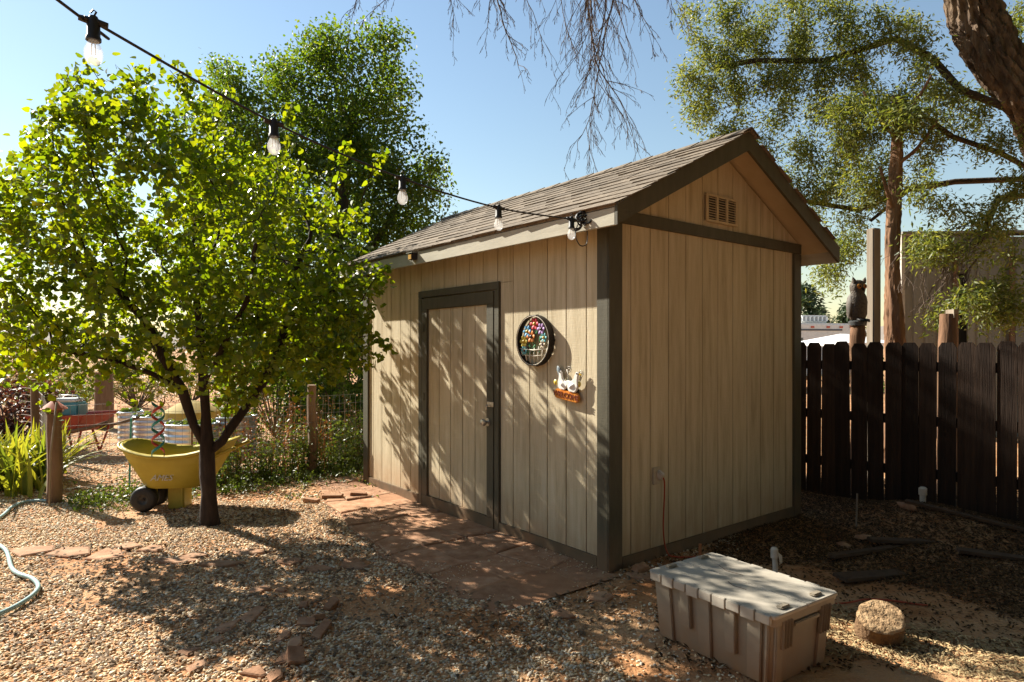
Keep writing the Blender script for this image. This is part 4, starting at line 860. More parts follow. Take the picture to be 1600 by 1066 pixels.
# far right: recreational vehicle, white canopy roof, pines
rv = thing('camper_vehicle', 'white camper vehicle with rooftop unit seen between shed and owl', 'camper', (10.2, 24, 0), R(8))
WV = plain('white_body', (.72, .72, .70), .35)
mb = MB(); mb.prism([(-3.4, .5), (2.3, .5), (2.45, 1.4), (1.95, 2.02), (2.05, 2.22), (1.9, 2.36), (-3.4, 2.40)], -1.1, 1.1, MXZ); mb.build('body', WV, rv, 'auto', bevel=.05)
MB().prism([(2.36, 1.52), (2.465, 1.42), (2.02, 2.0), (1.97, 1.99)], -1.0, 1.0, MXZ).build('windscreen', plain('dark_glass', (.05, .07, .10), .1), rv)
MB().box(.2, 1.3, -.5, .5, 2.41, 2.68).build('roof_unit', WV, rv, bevel=.06)
for k in range(6): MB().box(.28 + k * .16, .36 + k * .16, -.52, -.505, 2.46, 2.63).build('grille_slot', plain('grey_slot', (.25, .25, .25), .6), rv)
for xx in (-.4, .2, .8, 1.3, 1.7): MB().box(xx, xx + .12, -1.13, -1.101, 2.20, 2.26).build('marker_light', plain('marker_red', (.5, .06, .03), .3), rv)
MB().box(-2.8, 1.4, -1.118, -1.101, 2.10, 2.16).build('stripe', plain('dark_stripe', (.08, .09, .12), .4), rv)
for xx in (-2.2, 1.3):
    w = MB().lathe([(.001, -.11), (.2, -.11), (.36, -.10), (.36, .10), (.2, .11), (.001, .11)], 20, Matrix.Translation((xx, -.95, .36)) @ Matrix.Rotation(R(90), 4, 'X')).build('wheel', BLACK, rv, 'auto')
    MB().lathe([(.001, .02), (.18, .015), (.19, 0)], 16, Matrix.Translation((xx, -1.065, .36)) @ Matrix.Rotation(R(90), 4, 'X')).build('rim', STEEL, w, 'auto')
for xx in (-2.6, -1.0): MB().box(xx, xx + .9, -1.112, -1.101, 1.3, 1.85).build('window', plain('dark_glass', (.05, .07, .10), .1), rv)
cn = W(1318, 535, 17); can = thing('canopy', 'low white canopy roof just left below the owl', 'canopy', (cn.x, 17, 0), R(20))
mb = MB(); mb.add([(-1, -.8, 1.62), (1, -.8, 1.62), (1, .8, 1.62), (-1, .8, 1.62), (-.1, 0, 1.86), (.1, 0, 1.86), (-1, -.8, 1.54), (1, -.8, 1.54), (1, .8, 1.54), (-1, .8, 1.54)], [(0, 1, 5, 4), (1, 2, 5), (2, 3, 4, 5), (3, 0, 4), (6, 7, 1, 0), (7, 8, 2, 1), (8, 9, 3, 2), (9, 6, 0, 3)]); mb.build('cover', plain('white_canvas', (.78, .76, .72), .6), can)
for sx in (-.95, .95):
    for sy in (-.75, .75): MB().tube([(sx, sy, -.02), (sx, sy, 1.6)], .025, 8).build('leg', STEEL, can)
def pine(name, label, base, h_, r, seed):
    t = thing(name, label, 'tree', base, 0, 'pines in the distance'); pr = np.random.default_rng(seed)
    MB().tube([(0, 0, -.05), (0.02, 0, h_ * .5), (0, 0, h_ * .97)], [h_ * .025, h_ * .016, .015], 7).build('trunk', BARKE, t, True)
    Pn = []; bm_ = MB()
    for k in range(60):
        f = pr.uniform(.12, 1); a = pr.uniform(0, 6.28); rr = r * (1 - f) ** .7 * pr.uniform(.55, 1.1) + .1; z = h_ * f
        tip = np.array([rr * math.cos(a), rr * math.sin(a), z + rr * .15]); bm_.tube([(0, 0, z - .05), tuple(tip)], [.02, .006], 4)
        m_ = 55; u = pr.uniform(.25, 1.05, m_)[:, None]; Pn.append(np.array([0, 0, z])[None] * (1 - u) + tip[None] * u + pr.normal(0, .10 * r, (m_, 3)))
    bm_.build('branches', BARKE, t)['kind'] = 'stuff'; Pn = np.concatenate(Pn)
    V, F = leaves(LANCE, Pn, pr.uniform(.12, .3, len(Pn)) * r, -.3, 1.0); fo = np_obj('foliage', V, F, L_PINE, t); fo['kind'] = 'stuff'
pine('pine_tree', 'taller pine in the distance beside the shed corner, above the camper', (W(1262, 540, 30).x, 30, 0), 4.3, 1.3, 1)
pine('pine_tree', 'small pine just right of the tall pine above the camper', (W(1287, 540, 29).x, 29, 0), 3.2, .75, 2)
pine('pine_tree', 'round pine in the distance directly left of the owl', (W(1325, 540, 27).x, 27, 0), 3.2, 1.15, 3)

# ================================================================== STORAGE BIN, LOG ROUND, STAKES
bin_ = thing('storage_bin', 'dusty taupe plastic storage bin with hinged grey lid beside the shed corner', 'storage bin', (1.140, 3.262, gz(1.14, 3.26) - .005), R(-55.5))
BL, BW, BH = .70, .47, .32                                          # local x = long side
def taper(sx, sy, z, k=.93): f = k + (1 - k) * z / BH; return sx * f, sy * f
def shell(x0, x1, y0, y1, r=.03):
    return [(max(min(px, x1), x0), max(min(py, y1), y0)) for px, py in [(a + (x0 + x1) / 2, b + (y0 + y1) / 2) for a, b in rrect((x1 - x0) / 2, (y1 - y0) / 2, r, 4)]]
mb = MB(); ring = rrect(BL / 2, BW / 2, .03, 4); n = len(ring)
vs = []
for z in (0, .02, BH): f = .93 + .07 * z / BH - (.012 if z == 0 else 0); vs += [(x * f, y_ * f, z) for x, y_ in ring]
for z in (BH, .02): f = .93 + .07 * z / BH - .012; vs += [(x * f, y_ * f, z) for x, y_ in ring]
fs = [(k * n + i, k * n + (i + 1) % n, (k + 1) * n + (i + 1) % n, (k + 1) * n + i) for k in range(4) for i in range(n)] + [tuple(reversed(range(n))), tuple(range(4 * n, 5 * n))]
mb.add(vs, fs); body = mb.build('body', TOTE, bin_, 'auto')
def rib(x0, x1, z0, z1, side, depth=.016, wide=True):
    """raised pad on a long (side ±1) or short (side ±2) wall following its taper"""
    mb = MB(); vs = []
    for z in (z0, z1):
        f = .93 + .07 * z / BH
        for o in (-.004, depth):
            for x in (x0, x1):
                if abs(side) == 1: vs.append((x * f, math.copysign(1, side) * (BW / 2 * f + o), z))
                else: vs.append((math.copysign(1, side) * (BL / 2 * f + o), x * f, z))
    mb.add(vs, [(0, 1, 3, 2), (4, 6, 7, 5), (2, 3, 7, 6), (0, 2, 6, 4), (1, 5, 7, 3), (0, 4, 5, 1)]); return mb.build('rib', TOTE, body, bevel=.004)
for sd in (-1, 1):
    for x0, x1, z0 in ((-.335, -.235, .01), (-.165, -.105, .115), (-.065, .015, .01), (.105, .165, .09), (.225, .300, .01), (.318, .335, .01)): rib(x0, x1, z0, BH - .02, sd, .024 if z0 > .05 else .016)
for sd in (-2, 2):
    for x0, x1 in ((-.225, -.17), (.12, .20)): rib(x0, x1, .01, BH - .03, sd, .012)
    for x0 in (-.19, .12):
        for k in range(4): rib(x0 + k * .022, x0 + k * .022 + .004, .17, .30, sd, .026)
    rib(-.10, .10, .255, .275, sd, .022)
mb = MB(); mb.prism(rrect(BL / 2 + .012, BW / 2 + .012, .02, 3), BH - .035, BH); rim = mb.build('rim', TOTE, bin_, 'auto')
for sd in (-1, 1):                                                  # two lid flaps meeting along the middle
    q = [(x, y_) for x, y_ in rrect(BL / 2 + .02, BW / 4 + .009, .012, 3)]
    mb = MB(); mb.prism([(x, y_ + sd * (BW / 4 + .0105)) for x, y_ in q], BH + .001, BH + .018); lid = mb.build('lid', LIDP, bin_, 'auto', bevel=.003)
    for k in range(9):                                              # hinge knuckles along the edge
        x0 = -.35 + k * .0785; M = Matrix.Translation((0, sd * (BW / 2 + .022), 0))
        hh = .042 if k % 2 else .034
        MB().box(x0, x0 + .073, -.010, .010, BH + .010 - hh, BH + .016 + .003 * (k % 2), M).build('hinge_knuckle', LIDP, lid, bevel=.003)
    for xx in (-.345, .31): MB().box(xx, xx + .035, sd * .13 - .035, sd * .13 + .035, BH + .0185, BH + .032).build('lid_stop', TOTE, lid, bevel=.006)
for p_ in ([(-.02, -.06), (.03, -.09), (.10, -.08)], [(-.20, .10), (-.12, .06), (-.03, .075)]):
    MB().tube([(x, y_, BH + .0195) for x, y_ in p_], .0016, 5).build('dry_twig', TWIG, bin_)

lc = Vector((1.885, 3.33, 0)); log = thing('log_round', 'rough sandy round chunk lying on the ground right of the storage bin', 'log', (lc.x, lc.y, gz(lc.x, lc.y) + .02))
LM = Matrix.Translation((0, 0, .05)) @ Euler((R(24), R(-6), 0)).to_matrix().to_4x4(); n = 30; jr = [1 + random.uniform(-.05, .05) + .04 * math.sin(2 * k * 6.283 / n) for k in range(n)]
def lump_(prof, jit):
    mb = MB(); vs = []
    for r, z in prof:
        for k in range(n): a = 2 * math.pi * k / n; q = r * jr[k]; vs.append(LM @ Vector((q * math.cos(a), q * .96 * math.sin(a), z + random.uniform(-jit, jit) * (r > .002))))
    mb.add(vs, [(i * n + k, i * n + (k + 1) % n, (i + 1) * n + (k + 1) % n, (i + 1) * n + k) for i in range(len(prof) - 1) for k in range(n)]); return mb
lump_([(.001, -.075), (.102, -.075), (.112, -.06), (.116, -.02), (.113, .03), (.116, .062)], .003).build('side', mat('crumbly_bark', [(.10, .055, .028), (.20, .12, .06)], 16, .95, 1, 45, dist=.02), log, 'auto')
lump_([(.116, .062), (.108, .070), (.09, .071), (.07, .069), (.05, .073), (.03, .069), (.001, .071)], .0045).build('cut_face', mat('crumbly_earth_wood', [(.17, .10, .05), (.33, .215, .115), (.42, .295, .17)], 22, .95, 1, 55, dist=.02), log, True)
def stake(name, label, base, h_, r, m, lean=(0, 0), cap=None):
    z0 = gz(base[0], base[1]); t = thing(name, label, name.split('_')[-1], (base[0], base[1], z0)); MB().tube([(0, 0, -.05), (lean[0] * .5, lean[1] * .5, h_ * .5), (lean[0], lean[1], h_)], r, 10).build('shaft', m, t, 'auto')
    if cap: MB().lathe([(r, -.05), (r * 1.35, -.045), (r * 1.4, .01), (r * .8, .022), (.001, .024)], 12, Matrix.Translation((lean[0], lean[1], h_))).build('cap', cap, t, 'auto')
    return t
weather(TOTE, (.36, .17, .07), .22, 1.3, 0)
PVC = plain('dusty_pvc', (.52, .47, .39), .5)
stake('rusty_stake', 'short rusty rod standing behind the back corner of the storage bin', (1.28, 4.42), .16, .011, plain('rust', (.30, .12, .045), .8))
pv_ = stake('plastic_pipe', 'pale plastic pipe with wrapped cap sticking up behind the storage bin', (1.70, 4.18), .20, .017, PVC, (-.012, 0), PVC)
mb = MB(); mb.add([(.0, -.02, .20), (.035, -.01, .17), (.04, .0, .12), (.02, .01, .10), (.015, -.02, .13)], [(0, 1, 4), (1, 2, 4), (2, 3, 4)]); mb.build('wrap', PVC, pv_)
stake('capped_pipe', 'small white capped pipe near the foot of the picket fence', (3.58, 5.66), .12, .024, PVC, (0, 0), PVC)
stake('thin_stick', 'thin pale stick upright before the picket fence by the shed', (2.86, 5.40), .28, .007, GREYW, (.01, 0))
WOODD = mat('old_debris_wood', [(.045, .026, .015), (.11, .068, .04)], 10, .95, .8, 30, (1, 4, 4))
for i, (a, b, ln, rz, w, lab) in enumerate([(3.75, 5.25, 1.0, -.55, .07, 'long old board sloping down the debris mound by the fence'), (3.05, 4.95, .7, .1, .08, 'flat weathered board half buried before the picket fence'), (2.62, 4.75, .9, .5, .06, 'weathered lath lying near the shaded shed wall'), (3.5, 4.6, .6, -.3, .09, 'dark plank piece lying in the shaded litter at far right'), (2.35, 4.25, .55, .35, .12, 'broad flat bark slab behind the log round')]):
    z = gz(a, b); M = Matrix.Translation((0, 0, .02)) @ Euler((.05, .06 if i else .16, 0)).to_matrix().to_4x4()
    t = thing('old_board', lab, 'board', (a, b, z), rz, 'scrap boards in the shade'); mb = MB(); mb.prism([(-ln / 2, -w / 2), (ln / 2 * .96, -w / 2 * .9), (ln / 2, w / 2 * .7), (-ln / 2 * .98, w / 2)], -.012, .012, M); mb.build('plank', WOODD, t, bevel=.003)
for i, (a, b, r, lab) in enumerate([(3.35, 5.5, .07, 'rough stone on the debris mound by the fence'), (2.75, 5.1, .06, 'fist-sized stone by the shaded shed corner'), (2.5, 4.9, .05, 'small dark stone in the shade near the shed wall'), (-2.02, 2.53, .05, 'dark rounded stone cut by the left edge of the picture')]):
    t = rocks('loose_stone', 1, 5, 5.01, -.1, 0, r, r + .001, ico(), STONE if i < 3 else plain('dark_stone', (.05, .04, .035), .8), lambda x, y: x < 99)
    co = np.array([v.co[:] for v in t.data.vertices]); co -= co.mean(0); t.data.vertices.foreach_set('co', co.astype(np.float32).ravel()); t.location = (a, b, gz(a, b) + r * .35); tag(t, lab, 'stone')

# ================================================================== LEFT SIDE: wire fence, barrow, beds, hose, plants
P1, P2 = Vector((-4.42, 6.27, 0)), Vector((-2.36, 7.66, 0)); fd = (P2 - P1).normalized()
wf = thing('wire_fence', 'wire mesh fence on rough wooden posts left of the shed', 'fence', P1)
def rpost(par, p, h_, r, m=POSTW):
    mb = MB(); mb.tube([p + Vector((0, 0, -.08)), p + Vector((.012, 0, h_ * .4)), p + Vector((-.008, .01, h_ * .8)), p + Vector((.0, 0, h_))], [r, r * .97, r * .93, r * .9], 9); return mb.build('post', m, par, 'auto')
rpost(wf, Vector((0, 0, 0)), .87, .068); rpost(wf, P2 - P1, 1.06, .058); pe = (P2 - P1) * 1.62; rpost(wf, pe, 1.05, .055)
def mesh_panel(a, b, h0, h1, sv, sh_, r, par, name='wire_mesh'):
    mb = MB(); L_ = (b - a).length; d = (b - a) / L_; k = 0.0; nrm = Vector((-d.y, d.x, 0))
    wob = lambda t, z: nrm * (.012 * math.sin(t * 3.1 + z * 2) + .008 * math.sin(t * 7.7))
    while k <= L_: mb.tube([a + d * k + wob(k, z) + Vector((0, 0, z)) for z in np.linspace(h0, h1, 5)], r, 3, cap=False); k += sv
    z = h0
    while z <= h1 + .001: mb.tube([a + d * t + wob(t, z) + Vector((0, 0, z + .01 * math.sin(t * 2 + z))) for t in np.linspace(0, L_, max(6, int(L_ / .2)))], r * 1.15, 3, cap=False); z += sh_
    o = mb.build(name, WIRE, par); o['kind'] = 'stuff'; return o
nf = Vector((fd.y, -fd.x, 0)) * .06
mesh_panel(nf, pe + nf, .03, .93, .065, .10, .0016, wf)
cl = thing('chain_link_fence', 'short chain-link fence running back from the corner post by the irises', 'fence', P1)
Pc = Vector((-6.35, 8.75, 0)) - P1; rpost(cl, Pc, 1.16, .05); rpost(cl, Pc * .62 + Vector((-.12, .0, 0)), 1.12, .045)
def chain(a, b, h1, par):
    mb = MB(); L_ = (b - a).length; d = (b - a) / L_; st = .06; n = int(L_ / st); nz_ = int(h1 / st)
    for i in range(n):
        for sg in (0, 1):
            mb.tube([a + d * (st * (i + (j + sg) % 2)) + Vector((0, 0, .03 + j * st)) for j in range(nz_)], .0018, 3, cap=False)
    o = mb.build('wire_mesh', WIRE, par); o['kind'] = 'stuff'; return o
chain(Vector((0, 0, 0)) + Vector((-.07, .02, 0)), Pc, 1.0, cl)
mb = MB()
for k in range(7):
    a = Pc * .75 + Vector((0, 0, .52 + k * .085)); mb.tube(spline([a + Vector((-.35, .1, .05)), a + Vector((-.1, 0, .03)), a + Vector((.2, -.25, -.05))], 3), .004, 4)
o = mb.build('loose_wires', plain('pale_wire', (.45, .42, .38), .4, .3), cl); o['kind'] = 'stuff'
fpost = thing('far_post', 'stout wooden post beyond the wire fence, left of the raised beds', 'post', (-7.55, 12.0, 0)); MB().tube([(0, 0, -.05), (.02, 0, .5), (0, 0, 1.05)], [.17, .16, .15], 10).build('timber', POSTW, fpost, 'auto')
rodb = Vector((-4.345, 6.10, 0)); rod = thing('leaning_rod', 'thin pale rod leaning against the corner fence post', 'rod', rodb); MB().tube([(0, 0, -.01), (-.01, .03, .5), (.02, .07, .98)], .009, 8).build('shaft', GREYW, rod, True)
bh = thing('bird_feeder', 'small rusty red roofed bird feeder on top of the corner post', 'bird feeder', P1 + Vector((0, 0, .87)), .2)
RUST = plain('rust_red', (.36, .085, .03), .75)
MB().box(-.05, .05, -.05, .05, 0, .035).build('tray', POSTW, bh); MB().lathe([(.02, .10), (.115, .035), (.12, .040), (.025, .115), (.001, .12)], 8).build('roof', RUST, bh, 'auto')
MB().box(-.035, .035, -.035, .035, .036, .075).build('house', POSTW, bh); MB().tube([(0, 0, .11), (0, 0, .17)], .02, 8).build('finial', POSTW, bh)

# yellow wheelbarrow
WB0 = Vector((-3.14, 6.12, 0)); wb = thing('yellow_wheelbarrow', 'yellow plastic wheelbarrow with two black wheels behind the tree trunk', 'wheelbarrow', WB0, R(6))
YEL = mat('yellow_poly', [(.36, .28, .035), (.44, .35, .05)], 5, .45, .2, 60)
mb = MB(); N = 36
def sup(a, rx, ry, p=3.2): c, s_ = math.cos(a), math.sin(a); return (abs(c) ** (2 / p) * math.copysign(1, c) * rx, abs(s_) ** (2 / p) * math.copysign(1, s_) * ry)
def lipz(x): return .515 + .115 * min(1, abs((x - .01) / .49)) ** 2
lev = []
for f, ins in ((0, 0), (.08, 0), (.35, 0), (.7, 0), (1, 0), (1, .02), (.7, .02), (.3, .02), (.1, .02)):
    rx = .255 + (.49 - .255) * f - ins; ry = .20 + (.33 - .20) * f - ins; rg = []
    for k in range(N):
        x, y_ = sup(2 * math.pi * k / N, rx, ry); x += .01 + .01 * f; zt_ = lipz(x) if f > .3 else .5; rg.append((x, y_, (.215 + .02 * (ins > 0)) + (zt_ - .215) * (f if f != .08 else .03)))
    lev.append(rg)
vs = [p for rg in lev for p in rg]; fs = [(i * N + k, i * N + (k + 1) % N, (i + 1) * N + (k + 1) % N, (i + 1) * N + k) for i in range(len(lev) - 1) for k in range(N)] + [tuple(reversed(range(N))), tuple(range((len(lev) - 1) * N, len(lev) * N))]
mb.add(vs, fs); tub = mb.build('tub', YEL, wb, True)
mb = MB(); lp = [(x * 1.012 + 0, y_ * 1.02, z) for x, y_, z in lev[4]]; mb.tube(lp + [lp[0]], .014, 8, cap=False); mb.build('lip', YEL, tub, True)
MB().prism([(-.06, -.10), (.085, -.10), (.085, .10), (-.06, .10)], .0, .235).build('leg', YEL, wb, bevel=.012)
for sy in (-.16, .10):
    w = MB().lathe([(.045, -.045), (.09, -.05), (.112, -.036), (.117, 0), (.112, .036), (.09, .05), (.045, .045)], 26, Matrix.Translation((-.235, sy, .117)) @ Matrix.Rotation(R(90), 4, 'X')).build('wheel', BLACK, wb, True)
    MB().lathe([(.001, -.03), (.03, -.032), (.046, -.044), (.046, .044), (.03, .032), (.001, .03)], 16, Matrix.Translation((-.235, sy, .117)) @ Matrix.Rotation(R(90), 4, 'X')).build('hub', plain('dark_hub', (.03, .03, .03), .5), w, 'auto')
MB().tube([(-.235, -.2, .117), (-.235, .15, .117)], .012, 8).build('axle', DARKM, wb); MB().box(-.27, -.20, -.09, .04, .117, .225).build('wheel_bracket', YEL, wb, bevel=.01)
for sy in (-.12, .12): MB().tube(spline([(.05, sy, .30), (.40, sy * 1.6, .50), (.58, sy * 1.9, .58)], 4), .018, 8).build('handle', YEL, wb, True)
# lettering on the side facing the camera: the wall leans outwards
Mt = Matrix.Translation((-.045, -.2640, .325)) @ Matrix.Rotation(R(90 - 22), 4, 'X'); text_obj('lettering', 'AMES', .078, plain('pale_letter', (.55, .53, .45), .5), tub, .004, Mt, shear=.25)

# spiral wind spinner hanging from the leafy tree
spn = thing('wind_spinner', 'red and teal spiral wind spinner hanging from the leafy tree', 'wind spinner', W(247, 712, 5.2))
for c, ph, nm in (((.45, .05, .03), 0, 'red_ribbon'), ((.03, .24, .21), math.pi, 'teal_ribbon')):
    vs = []; K = 60
    for k in range(K + 1):
        z = .45 * k / K; a = ph + 13.5 * k / K; r = .048
        for dz in (-.013, .013): vs.append((r * math.cos(a), r * math.sin(a), z + dz))
        for dz in (-.013, .013): vs.append(((r - .003) * math.cos(a), (r - .003) * math.sin(a), z + dz))
    fs = []
    for k in range(K): 
        b = 4 * k; fs += [(b, b + 4, b + 5, b + 1), (b + 2, b + 3, b + 7, b + 6), (b + 1, b + 5, b + 7, b + 3), (b, b + 2, b + 6, b + 4)]
    MB().add(vs, fs).build(nm, plain(nm, c, .35), spn, True)
MB().tube([(0, 0, .43), (.0, 0, .62), (.02, .03, .85)], .0025, 5).build('hanging_line', CABLE, spn)

# corrugated raised beds
SOIL = mat('bed_soil', [(.05, .035, .022), (.10, .07, .045)], 20, .95, 1, 60, dist=.02)
def rbed(label, px, d, rx, ry, h_, rz=0, plants=40):
    x = (px - 800) / FPX * d; t = thing('raised_bed', label, 'raised bed', (x, d, 0), rz, 'corrugated raised beds'); prof = []
    nr = 6
    for k in range(nr * 6 + 1): z = h_ * k / (nr * 6); prof.append((1 - .028 * (1 - math.cos(2 * math.pi * nr * z / h_)), z))
    prof += [(.955, h_), (.95, h_ * .6)]
    MB().lathe(prof, 36, None, rx, ry).build('wall', METALG, t, True)
    MB().tube([(rx * math.cos(a) * .99, ry * math.sin(a) * .99, h_) for a in np.linspace(0, 2 * math.pi, 37)], .014, 8, cap=False).build('rim', METALG, t, True)
    MB().lathe([(.001, h_ * .86), (.6, h_ * .87), (.965, h_ * .83)], 24, None, rx, ry).build('soil', SOIL, t, True)
    pts = np.stack([rng.uniform(-.7, .7, plants * 8) * rx, rng.uniform(-.6, .6, plants * 8) * ry, h_ * .88 + rng.uniform(0, .12, plants * 8)], 1)
    V, F = leaves(OVAL, pts, rng.uniform(.04, .09, len(pts)), .0, 1); o = np_obj('seedlings', V, F, L_WEED, t); o['kind'] = 'stuff'
rbed('oval corrugated metal raised bed directly behind the yellow wheelbarrow', 300, 8.9, .36, .30, .46)
rbed('corrugated raised bed right of the tree trunk, behind the fence weeds', 362, 9.5, .36, .34, .50)
rbed('corrugated raised bed behind the spiral spinner', 243, 9.9, .30, .30, .46)
rbed('leftmost corrugated raised bed, above the tip of the yellow wheelbarrow', 204, 10.3, .17, .2, .48)
rbed('long corrugated raised bed farthest back beyond the others', 318, 11.2, .62, .35, .42)
par = thing('yellow_parasol', 'small faded yellow parasol with scalloped edge above the raised beds', 'parasol', ((300 - 800) / FPX * 8.2, 8.2, 0))
mb = MB(); N = 48; vs = [(0, 0, .84)]
for r, z in ((.16, .80), (.33, .70)):
    for k in range(N): a = 2 * math.pi * k / N; vs.append((r * math.cos(a), r * math.sin(a), z))
for k in range(N): a = 2 * math.pi * k / N; vs.append((.335 * math.cos(a), .335 * math.sin(a), .66 - .05 * abs(math.sin(a * 5))))
fs = [(0, 1 + k, 1 + (k + 1) % N) for k in range(N)] + [(1 + i * N + k, 1 + (i + 1) * N + k, 1 + (i + 1) * N + (k + 1) % N, 1 + i * N + (k + 1) % N) for i in range(2) for k in range(N)]
mb.add(vs, fs); mb.build('canopy', leaf_mat('faded_yellow_cloth', [(.42, .34, .12), (.48, .40, .16)], .4, (1.1, 1.05, .8), .8), par, 'auto'); MB().tube([(0, 0, -.05), (0, 0, .85)], .012, 8).build('pole', POSTW, par)
tpole = thing('teal_stake', 'thin teal garden stake left of the spiral spinner', 'stake', ((202 - 800) / FPX * 6.9, 6.9, 0)); MB().tube([(0, 0, -.03), (.01, 0, .4), (.02, 0, .75)], .010, 8).build('shaft', plain('teal_paint', (.05, .33, .28), .4), tpole)

# red wheelbarrow with teal box, far left
rw = thing('red_wheelbarrow', 'rusty red metal wheelbarrow parked beyond the wire fence at left', 'wheelbarrow', (-6.15, 9.1, 0), R(-8))
RED = mat('faded_red_paint', [(.24, .035, .022), (.34, .06, .035)], 8, .55)
ring0 = [(-.30, -.20, .34), (.20, -.22, .34), (.20, .22, .34), (-.30, .20, .34)]; ring1 = [(-.50, -.30, .56), (.46, -.33, .60), (.46, .33, .60), (-.50, .30, .56)]; ring2 = [(x * .95, y_ * .94, z - .005) for x, y_, z in ring1]; ring3 = [(x * .93, y_ * .92, z + .02) for x, y_, z in ring0]
vs = ring0 + ring1 + ring2 + ring3; fs = [(k * 4 + i, k * 4 + (i + 1) % 4, (k + 1) * 4 + (i + 1) % 4, (k + 1) * 4 + i) for k in range(3) for i in range(4)] + [(3, 2, 1, 0), (12, 13, 14, 15)]
MB().add(vs, fs).build('tray', RED, rw, bevel=.02)
for sy in (-1, 1):
    MB().tube([(-.55, sy * .06, .20), (-.1, sy * .20, .31), (.50, sy * .28, .42), (.78, sy * .30, .50)], .022, 8).build('handle', POSTW, rw, True)
    MB().tube([(.12, sy * .21, .34), (.22, sy * .23, .02)], .016, 6).build('leg', RED, rw); MB().tube([(.36, sy * .25, .40), (.22, sy * .23, .02)], .014, 6).build('brace', RED, rw)
MB().tube([(.2, -.24, .14), (.2, .24, .14)], .012, 6).build('cross_bar', RED, rw)
MB().lathe([(.05, -.045), (.15, -.05), (.19, -.03), (.20, 0), (.19, .03), (.15, .05), (.05, .045), (.001, .03)], 24, Matrix.Translation((-.55, 0, .20)) @ Matrix.Rotation(R(90), 4, 'X')).build('wheel', BLACK, rw, True)
bxo = thing('teal_box', 'teal box with white lid sitting on the red wheelbarrow', 'box', (-6.15, 9.02, .575), .1)
MB().box(-.19, .19, -.13, .13, -.02, .17).build('body', plain('teal_plastic', (.06, .28, .33), .4), bxo, bevel=.025); MB().box(-.155, .155, -.11, .11, .171, .225).build('lid', plain('white_lid', (.62, .64, .64), .4), bxo, bevel=.02)
MB().lathe([(.001, .01), (.03, .008), (.035, 0)], 14, Matrix.Translation((-.02, -.1305, .08)) @ Matrix.Rotation(R(90), 4, 'X')).build('badge', plain('cream_badge', (.6, .5, .4), .5), bxo); MB().tube([(-.17, 0, .18), (-.10, 0, .265), (.10, 0, .265), (.17, 0, .18)], .01, 6).build('handle', STEEL, bxo, True)

# garden hose
hp = [Vector((-3.6, 4.55, 0)), G(-20, 850), G(8, 868), G(18, 895), G(30, 906), G(50, 913), G(60, 924), G(52, 936), G(28, 952), G(0, 966), G(-50, 985)]
hose = thing('garden_hose', 'pale teal garden hose curving over the gravel at the left edge', 'hose', hp[3])
HOSE = plain('teal_hose', (.28, .40, .39), .4)
hh = [Vector((p.x, p.y, gz(p.x, p.y) + .028)) - hp[3] for p in spline(hp, 8)]; MB().tube(hh, .0135, 10).build('tube', HOSE, hose, True)
h2 = [G(76, 787), G(58, 787), G(40, 789), G(20, 797), G(0, 812), G(-40, 832), Vector((-3.6, 4.55, 0))]
hh = [Vector((p.x, p.y, gz(p.x, p.y) + .022)) - hp[3] for p in spline(h2, 6)]; MB().tube(hh, .0135, 10).build('tube', HOSE, hose, True)

# iris clump with sword leaves
ic = Vector((-5.15, 6.75, 0)); iris = thing('iris_clump', 'clump of yellow-green sword-leaved irises at the left edge', 'plant', ic)
bl = []
for v in range(6):
    mb = MB(); K = 8; vs = []; bend = .12 + .16 * v
    for k in range(K + 1):
        f = k / K; a = bend * f * f * 1.6; x = bend * f * f * .8; z = f * (1 - .35 * bend * f); w = .021 * (1 - f ** 3) + .001
        vs += [(x, -w, z), (x + .006, 0, z), (x, w, z)]
    mb.add(vs, [(3 * k + j, 3 * k + j + 1, 3 * k + j + 4, 3 * k + j + 3) for k in range(K) for j in range(2)]); o = mb.build('leaf_blade', L_IRIS, None, True); bl.append(o.data); bpy.data.objects.remove(o)
for i in range(240):
    o = bpy.data.objects.new('leaf_blade', random.choice(bl)); COL.objects.link(o); o.parent = iris
    x, y_ = random.gauss(-.15, .32), random.gauss(.15, .28); x = min(x, .33 - y_ * .5)
    o.matrix_local = Matrix.Translation((x, y_, -.02)) @ Euler((random.gauss(0, .10), random.gauss(0, .10), random.uniform(0, 6.28))).to_matrix().to_4x4() @ Matrix.Diagonal((1, 1.1, random.uniform(.5, .82), 1))

# shrubs, brush and weeds
def shrub(name, label, base, r, h_, m, nl, ls, seed, tm=OVAL, cat='shrub', stemm=TWIG, group=None, low=.1):
    t = thing(name, label, cat, base, 0, group); pr = np.random.default_rng(seed); mb = MB(); ends = []
    for k in range(26):
        a = pr.uniform(0, 6.28); f = pr.uniform(.2, 1) ** .6; e = np.array([r * f * math.cos(a), r * f * math.sin(a), h_ * (pr.uniform(low, 1) * math.sqrt(max(.05, 1 - (f * .8) ** 2)))]); mid = e * .5 + np.array([0, 0, .12 * h_])
        mb.tube([(0, 0, -.03), tuple(mid), tuple(e)], [.018, .010, .004], 4); ends.append((mid, e))
    o = mb.build('stems', stemm, t); o['kind'] = 'stuff'
    idx = pr.integers(0, len(ends), nl); u = pr.uniform(.1, 1.1, nl)[:, None]; A = np.array([e[0] for e in ends])[idx]; B = np.array([e[1] for e in ends])[idx]
    Pn = A * (1 - u) + B * u + pr.normal(0, .11, (nl, 3)) * np.array([r, r, h_ * .7])
    Pn[:, 2] = np.maximum(Pn[:, 2], .02)
    V, F = leaves(tm, Pn, pr.uniform(.6, 1.3, nl) * ls, .3, .9); fo = np_obj('foliage', V, F, m, t); fo['kind'] = 'stuff'; return t
def sx(px, d): return ((px - 800) / FPX * d, d, 0)
